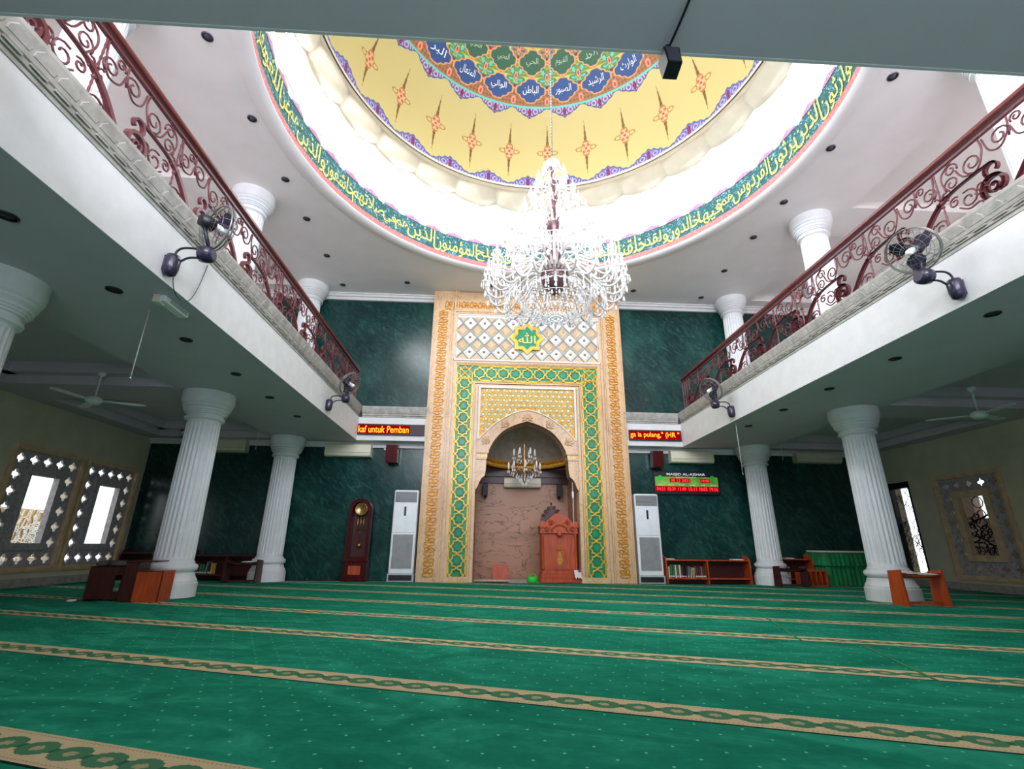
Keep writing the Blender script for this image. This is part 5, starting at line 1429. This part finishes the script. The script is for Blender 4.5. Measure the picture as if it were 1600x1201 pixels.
# ------------------------------------------------------------------ reading benches
def bench(x, y, w, h, d, lab, rz=0, wood='dark_wood'):
    e = thing('reading_bench', (x, y, 0), lab, 'bench', 'wooden reading benches', rz)
    for s in (-1, 1):
        fr = Frame((s*(w/2-.012), 0, 0), (0, 1, 0), (0, 0, 1), (1, 0, 0)); b = MB(); b.prism(fr, [(-d/2, 0), (d/2, 0), (d/2-.03, h), (-d/2+.03, h+.02)], -.012, .012, 0, 0, True, True); b.build('side_panel', wood, e)
    for s in (-1, 1):
        b = MB(); n = 12; top = [(-w/2+w*i/n, h-.045-.035*math.sin(PI*i/n)) for i in range(n+1)]
        P = [(u, v+.03) for u, v in top] + [(u, v) for u, v in reversed(top)]
        b.prism(Frame((0, s*(d/2-.05), 0), (1, 0, 0), (0, 0, 1), (0, -1, 0)), P, -.012, .012, 0, 0, True, True); b.build('top_rail', wood, e)
    b = MB(); fr = Frame((0, 0, h-.05), (1, 0, 0), (0, 1, 0), (0, 0, 1))
    for s in (-1, 1): b.quad(fr(-w/2+.02, 0, -.04), fr(w/2-.02, 0, -.04), fr(w/2-.02, s*d*.4, .015), fr(-w/2+.02, s*d*.4, .015)); b.quad(fr(-w/2+.02, 0, -.052), fr(w/2-.02, 0, -.052), fr(w/2-.02, s*d*.4, .003), fr(-w/2+.02, s*d*.4, .003))
    b.build('book_rest', wood, e)
    MB().box(-w/2+.02, -.02, .02, w/2-.02, .02, .055).build('stretcher', wood, e)
    return e
bench(6.34, 7.27, .68, .47, .28, 'brown wooden reading bench standing in front of the near right column', .05, 'red_wood')
bench(-4.92, 10.72, .66, .43, .30, 'dark wooden reading bench in front of the far left column')
bench(6.52, 10.66, .62, .40, .28, 'dark wooden reading bench in front of the far right column')
for x, y, z, c, lab in ((6.44, 7.27, .425, 'cream', 'open cream book lying on the reading bench by the near right column'), (-4.78, 10.72, .395, 'cream', 'open cream book lying on the reading bench by the far left column')):
    b = MB(); 
    for s in (-1, 1):
        P = [(0, 0), (.04, .018), (.10, .016), (.15, .006), (.15, -.004), (0, -.008)]
        fr = Frame((0, 0, 0), (s, 0, 0), (0, 0, 1), (0, 1, 0)); b.prism(fr, P, -.11, .11, 0, 0, True, True)
    o = b.build('open_book', 'paper'); o.location = (x, y, z); tag(o, lab, 'book')
# chests and bench by the near left column
e = thing('wooden_chest', (-4.66, 7.14, 0), 'orange-brown wooden chest with overhanging side in front of the near left column', 'chest', None, .12)
b = MB(); b.bevbox(-.0, 0, 0, .33, .34, .39, .006); b.build('front_box', 'red_wood', e)
b = MB(); b.bevbox(-.17, .04, 0, -.002, .33, .50, .006); b.box(-.17, .02, .50, .22, .33, .515); b.build('side_cupboard', 'dark_wood', e)
b = MB(); b.box(.012, -.006, .38, .318, 0, .39); b.box(-.0, -.006, .0, .012, .0, .39); b.box(.318, -.006, 0, .33, 0, .39); b.build('edge_trim', 'dark_wood', e)
e = thing('open_cabinet', (-5.34, 7.24, 0), 'very dark open-backed wooden cabinet left of the orange-brown chest', 'cabinet', None, .10)
for u in (0, .44): MB().box(u, 0, 0, u+.03, .34, .44).build('side_panel', 'dark_wood', e)
MB().box(.03, .0, .40, .44, .34, .43).build('top_board', 'dark_wood', e); MB().box(.03, 0, .03, .44, .34, .06).build('bottom_board', 'dark_wood', e)
b = MB(); b.box(.03, .0, .06, .33, .02, .40); b.box(.33, 0, .06, .44, .02, .12); b.box(.33, 0, .33, .44, .02, .40); b.box(.41, 0, .12, .44, .02, .33); b.build('front_panel', 'dark_wood', e)
for i, (u, s_, c) in enumerate(((.05, .16, 'grey'), (.19, .12, 'black'), (.30, .15, 'grey'))):
    b = MB(); b.lathe([(.01, 0), (s_*.8, .01), (s_, .035), (s_*.7, .07), (.02, .085)], 12, (0, 0, 0), fn=lambda a, z: 1+.25*math.sin(3*a+i)+.1*math.sin(7*a)); M.setdefault('cloth_'+c, paint('bundle_'+c, (70, 66, 60) if c == 'grey' else (40, 38, 36), .9, var=.3, scale=20))
    o = b.build('cloth_bundle', 'cloth_'+c); o.location = (-5.30+u*.85, 7.42, .43); tag(o, 'dark crumpled cloth bundle on the dark cabinet, %s from the left' % ORD[i], 'cloth', 'bundles on the dark cabinet')
b = MB(); b.lathe([(.05, 0), (.055, .01), (.05, .02)], 12); o = b.build('round_tin', 'ac_white'); o.location = (-5.47, 7.24, 0); tag(o, 'small white round lid on the carpet left of the dark cabinet', 'lid')
# slatted book rack and draped table
e = thing('slatted_rack', (6.80, 10.78, 0), 'reddish wooden rack with upright slats in front of the right bookshelf', 'rack')
MB().box(0, 0, .30, .60, .22, .34).build('top_board', 'red_wood', e); MB().box(0, 0, 0, .60, .22, .03).build('bottom_board', 'red_wood', e)
for i in range(6): MB().box(.01+i*.113, 0, .03, .045+i*.113, .20, .30).build('slat', 'red_wood', e)
MB().box(.04, .12, .03, .56, .14, .3).build('back_panel', 'dark_wood', e)
e = thing('draped_table', (8.08, 10.95, 0), 'table under a pleated green cloth near the right end of the front wall', 'table')
MB().box(-.60, -.11, .70, .60, .52, .735).build('tabletop', 'beige_plastic', e)
def drape(z0, z1, amp, off, mat_, name, x1=.6):
    b = MB(); n = 120; P = []
    per = [(-x1, .55), (-x1, -.04), (x1, -.04), (x1, .55)]; tot = .59*2+2*x1
    rows_ = []
    for j, z in enumerate([z1, z1-.02, (z0+z1)/2, z0]):
        rr_ = []
        for i in range(n+1):
            s_ = tot*i/n
            if s_ < .59: p = Vector((-x1, .55-s_, 0)); nn = Vector((-1, 0, 0))
            elif s_ < .59+2*x1: p = Vector((-x1+s_-.59, -.04, 0)); nn = Vector((0, -1, 0))
            else: p = Vector((x1, -.04+s_-.59-2*x1, 0)); nn = Vector((1, 0, 0))
            k_ = j/3; rr_.append(p+nn*(off+amp*k_*(1+math.sin(i*1.15)+.3*math.sin(i*.37)))+Vector((0, 0, z)))
        rows_.append(b.add(rr_))
    for p, q in zip(rows_, rows_[1:]):
        for i in range(n): b.face((p+i, p+i+1, q+i+1, q+i), 0, True)
    b.build(name, mat_, e)
drape(.01, .665, .018, .0, 'cloth_green', 'long_skirt', .56); drape(.42, .69, .014, .045, 'cloth_green', 'valance', .57)

# ------------------------------------------------------------------ small fixtures
e = thing('emergency_light', (-3.30, 4.62, ZS), 'small white emergency light fixed under the left gallery edge', 'light fixture')
MB().bevbox(-.05, -.20, -.07, .05, .20, -.0, .012).build('housing', 'ac_white', e); MB().box(-.055, -.22, -.09, .0, -.12, -.01).build('end_block', 'beige_plastic', e); MB().box(.048, -.12, -.055, .056, .16, -.02).build('lens', 'grey_strap', e)
def cord(x, y, z1, z0, lab):
    b = MB(); b.tube([(x, y, z1), (x, y, z0)], .005, 6); b.ball((x, y, z0), .01, 6); tag(b.build('pull_cord', 'paper'), lab, 'cord', 'pull cords')
cord(-3.62, 4.75, ZS, 2.32, 'thin pale pull cord hanging below the left gallery near the emergency light')
cord(-5.05, 10.6, ZS, 2.7, 'short pale cord hanging between the two left columns')
cord(4.86, 8.95, 3.75, 2.1, 'thin white cord hanging past the right gallery edge before the far column')
cord(6.75, 10.6, ZS, 2.7, 'short pale cord hanging beside the far right column')
e = thing('floodlight', (.83, YR-.03, ZS-.0), 'black box floodlight hanging from the rear gallery edge overhead', 'floodlight')
fr = Frame((0, .0, -.12), (1, 0, 0), (0, .15, .99), (0, -.99, .15))
b = MB(); b.prism(fr, [(-.035, -.075), (.035, -.075), (.04, .05), (-.04, .05)], -.03, .05, 0, 0, True, True); b.build('housing', 'dark', e)
b = MB(); b.obox(fr, -.03, -.07, .05, .03, .045, .054); b.build('front_glass', 'downlight', e)
b = MB(); b.ball((0, -.0, -.045), .022, 8); b.tube([(0, 0, 0), (0, 0, -.05)], .01, 6); b.tube(catmull([(0, .0, -.03), (.02, -.2, -.015), (.03, -.6, -.01), (.03, -1.2, -.008)], 6), .006, 6); b.build('bracket', 'dark', e)

# ------------------------------------------------------------------ windows in the side walls
def hole_shape(kind, r, n=24):
    out = []
    for i in range(n):
        a = 2*PI*i/n
        if kind == 0: q = r*(.82+.22*math.cos(4*a))
        elif kind == 1: q = r*.62*(1+.30*math.cos(3*a+PI/2))
        else: q = r*(.70+.12*math.cos(6*a))
        out.append((q*math.cos(a), q*math.sin(a)))
    return out
def sq(w, h, n=24):
    out = []
    for i in range(n):
        a = 2*PI*i/n; c, s_ = math.cos(a), math.sin(a); t = min(w/2/abs(c) if abs(c) > 1e-6 else 1e9, h/2/abs(s_) if abs(s_) > 1e-6 else 1e9); out.append((c*t, s_*t))
    for cx, cyy in ((w/2, h/2), (-w/2, h/2), (-w/2, -h/2), (w/2, -h/2)):
        k = min(range(n), key=lambda i: (out[i][0]-cx)**2+(out[i][1]-cyy)**2); out[k] = (cx, cyy)
    return out
def lattice_window(name, fr, w, h, lat, frame_m, inner_m, screen=None):
    e = struct(bpy.data.objects.new(name, None)); COL.objects.link(e)
    f = .085
    b = MB()
    def rect(b, u0, v0, u1, v1, t, n0, n1):
        b.obox(fr, u0, v0, n0, u0+t, v1, n1); b.obox(fr, u1-t, v0, n0, u1, v1, n1); b.obox(fr, u0+t, v1-t, n0, u1-t, v1, n1); b.obox(fr, u0+t, v0, n0, u1-t, v0+t, n1)
    rect(b, 0, 0, w, h, f, -.10, .045); rect(b, .03, .03, w-.03, h-.03, .02, .045, .06); b.build('outer_frame', frame_m, e)
    nx, nz = 5, 7; cw, ch = (w-2*f)/nx, (h-2*f)/nz
    b = MB()
    for i in range(nx):
        for j in range(nz):
            if 0 < i < nx-1 and 0 < j < nz-1: continue
            c = (f+cw*(i+.5), f+ch*(j+.5)); f2 = Frame(fr(*c), fr.u, fr.v, fr.n)
            A = sq(cw, ch); B = hole_shape(0, min(cw, ch)*.33) if (i+j) % 2 == 0 or True else 0
            b.ringprism(f2, A, B, -.06, -.02)
            # small crosses between the flowers
            for s in (-1, 1): b.ribbon(f2, [(-cw*.5, s*ch*.5-.02), (-cw*.5+.04, s*ch*.5+.02)], .01, -.02, -.008)
    b.build('lattice_panel', lat, e)
    b = MB(); rect(b, f+cw, f+ch, w-f-cw, h-f-ch, .12, -.08, .03); b.build('inner_frame', inner_m, e)
    if screen:
        b = MB(); u0, v0, u1, v1 = f+cw+.1, f+ch+.1, w-f-cw-.1, h-f-ch-.1; g = random.Random(7)
        for k in range(26):
            c = (g.uniform(u0, u1), g.uniform(v0, v1*.62 if screen == 'low' else v1)); r_ = g.uniform(.05, .13); m_ = g.choice((5, 6, 8))
            P = [(min(max(c[0]+r_*math.cos(2*PI*i/m_), u0), u1), min(max(c[1]+r_*math.sin(2*PI*i/m_), v0), v1)) for i in range(m_)]
            b.ribbon(fr, P, .016, -.09, -.075, closed=True)
        for k in range(14):
            y_ = g.uniform(v0, v1*.7); b.ribbon(fr, [(u0, y_), (u1, min(max(y_+g.uniform(-.4, .4), v0), v1))], .016, -.09, -.075)
        b.build('geometric_screen', 'dark_lattice' if screen == 'dark' else 'paper', e)
    return e
LW = lambda y: Frame((XWL, y, .24), (0, 1, 0), (0, 0, 1), (1, 0, 0))
lattice_window('window_1', LW(8.42), 1.53, 2.10, 'grey_lattice', 'tan_frame', 'grey_lattice')['label'] = 'lattice window on the left wall, the one nearer the camera'
lattice_window('window_2', LW(9.99), 1.51, 2.10, 'grey_lattice', 'tan_frame', 'grey_lattice')['label'] = 'lattice window on the left wall nearest the front corner'
lattice_window('window_30', LW(4.2), 1.5, 2.10, 'grey_lattice', 'tan_frame', 'grey_lattice')
RW = lambda y: Frame((XWR, y, .20), (0, -1, 0), (0, 0, 1), (-1, 0, 0))
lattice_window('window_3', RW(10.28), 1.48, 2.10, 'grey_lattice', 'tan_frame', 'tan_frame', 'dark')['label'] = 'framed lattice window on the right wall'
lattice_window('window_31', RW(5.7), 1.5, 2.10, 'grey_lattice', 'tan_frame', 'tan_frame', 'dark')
e = struct(bpy.data.objects.new('window_4', None)); COL.objects.link(e); e['label'] = 'tall bright screen window on the right wall by the front corner'
fr = Frame((XWR, 11.5, .22), (0, -1, 0), (0, 0, 1), (-1, 0, 0)); b = MB(); w, h = .57, 2.08
b.obox(fr, 0, 0, -.1, .03, h, .02); b.obox(fr, w-.03, 0, -.1, w, h, .02); b.obox(fr, 0, h-.14, -.1, w, h, .02); b.obox(fr, 0, 0, -.1, w, .03, .02); b.build('frame', 'dark', e)
b = MB(); g = random.Random(11)
for k in range(36):
    c = (g.uniform(.04, w-.04), g.uniform(.04, h-.2)); r_ = g.uniform(.05, .14); m_ = g.choice((4, 5, 6, 8))
    b.ribbon(fr, [(min(max(c[0]+r_*math.cos(2*PI*i/m_), .03), w-.03), min(max(c[1]+r_*math.sin(2*PI*i/m_), .03), h-.15)) for i in range(m_)], .007, -.05, -.04, closed=True)
b.build('geometric_screen', 'dark_lattice', e)
# what stands outside the side windows
b = MB(); b.box(-14, -4, -.25, XWL-.28, 15, -.05); b.box(XWR+.28, -4, -.25, 15, 15, -.05); struct(b.build('ground', 'terrace'))
e = thing('garden_wall', (-10.5, 0, 0), 'low tan garden wall with white geometric screen seen through the left lattice window', 'wall'); e['kind'] = 'structure'
MB().box(-.1, 6.4, -.05, .1, 12.9, 1.45).build('wall', 'tan_wall', e)
b = MB(); g = random.Random(5); fr = Frame((.12, 0, 0), (0, 1, 0), (0, 0, 1), (1, 0, 0))
for k in range(150):
    c = (g.uniform(8, 12.6), g.uniform(.15, 1.3)); r_ = g.uniform(.08, .2); m_ = g.choice((5, 6, 8))
    b.ribbon(fr, [(c[0]+r_*math.cos(2*PI*i/m_+k), c[1]+r_*math.sin(2*PI*i/m_+k)) for i in range(m_)], .022, 0, .02, closed=True)
for k in range(40):
    y_, q = g.uniform(8.8, 12.0), g.uniform(-.8, .8); b.ribbon(fr, [(y_, .02), (y_+q, 1.42)], .022, 0, .02)
b.build('geometric_screen', 'white_wall', e)
b = MB(); b.box(11.0, 3.0, -.05, 11.2, 10.15, 2.9); b.box(11.0, 10.15, -.05, 11.2, 10.6, 1.45); b.box(11.0, 10.6, -.05, 11.2, 11.6, 2.9); b.box(XWR+.28, 3.0, 2.9, 11.2, 11.6, 3.0); o = b.build('garden_wall', 'brown_wall'); tag(o, 'shaded brown passage wall seen through the right lattice window', 'wall', kind='structure')  # roof and gap shaped to keep the right window dark with one bright patch
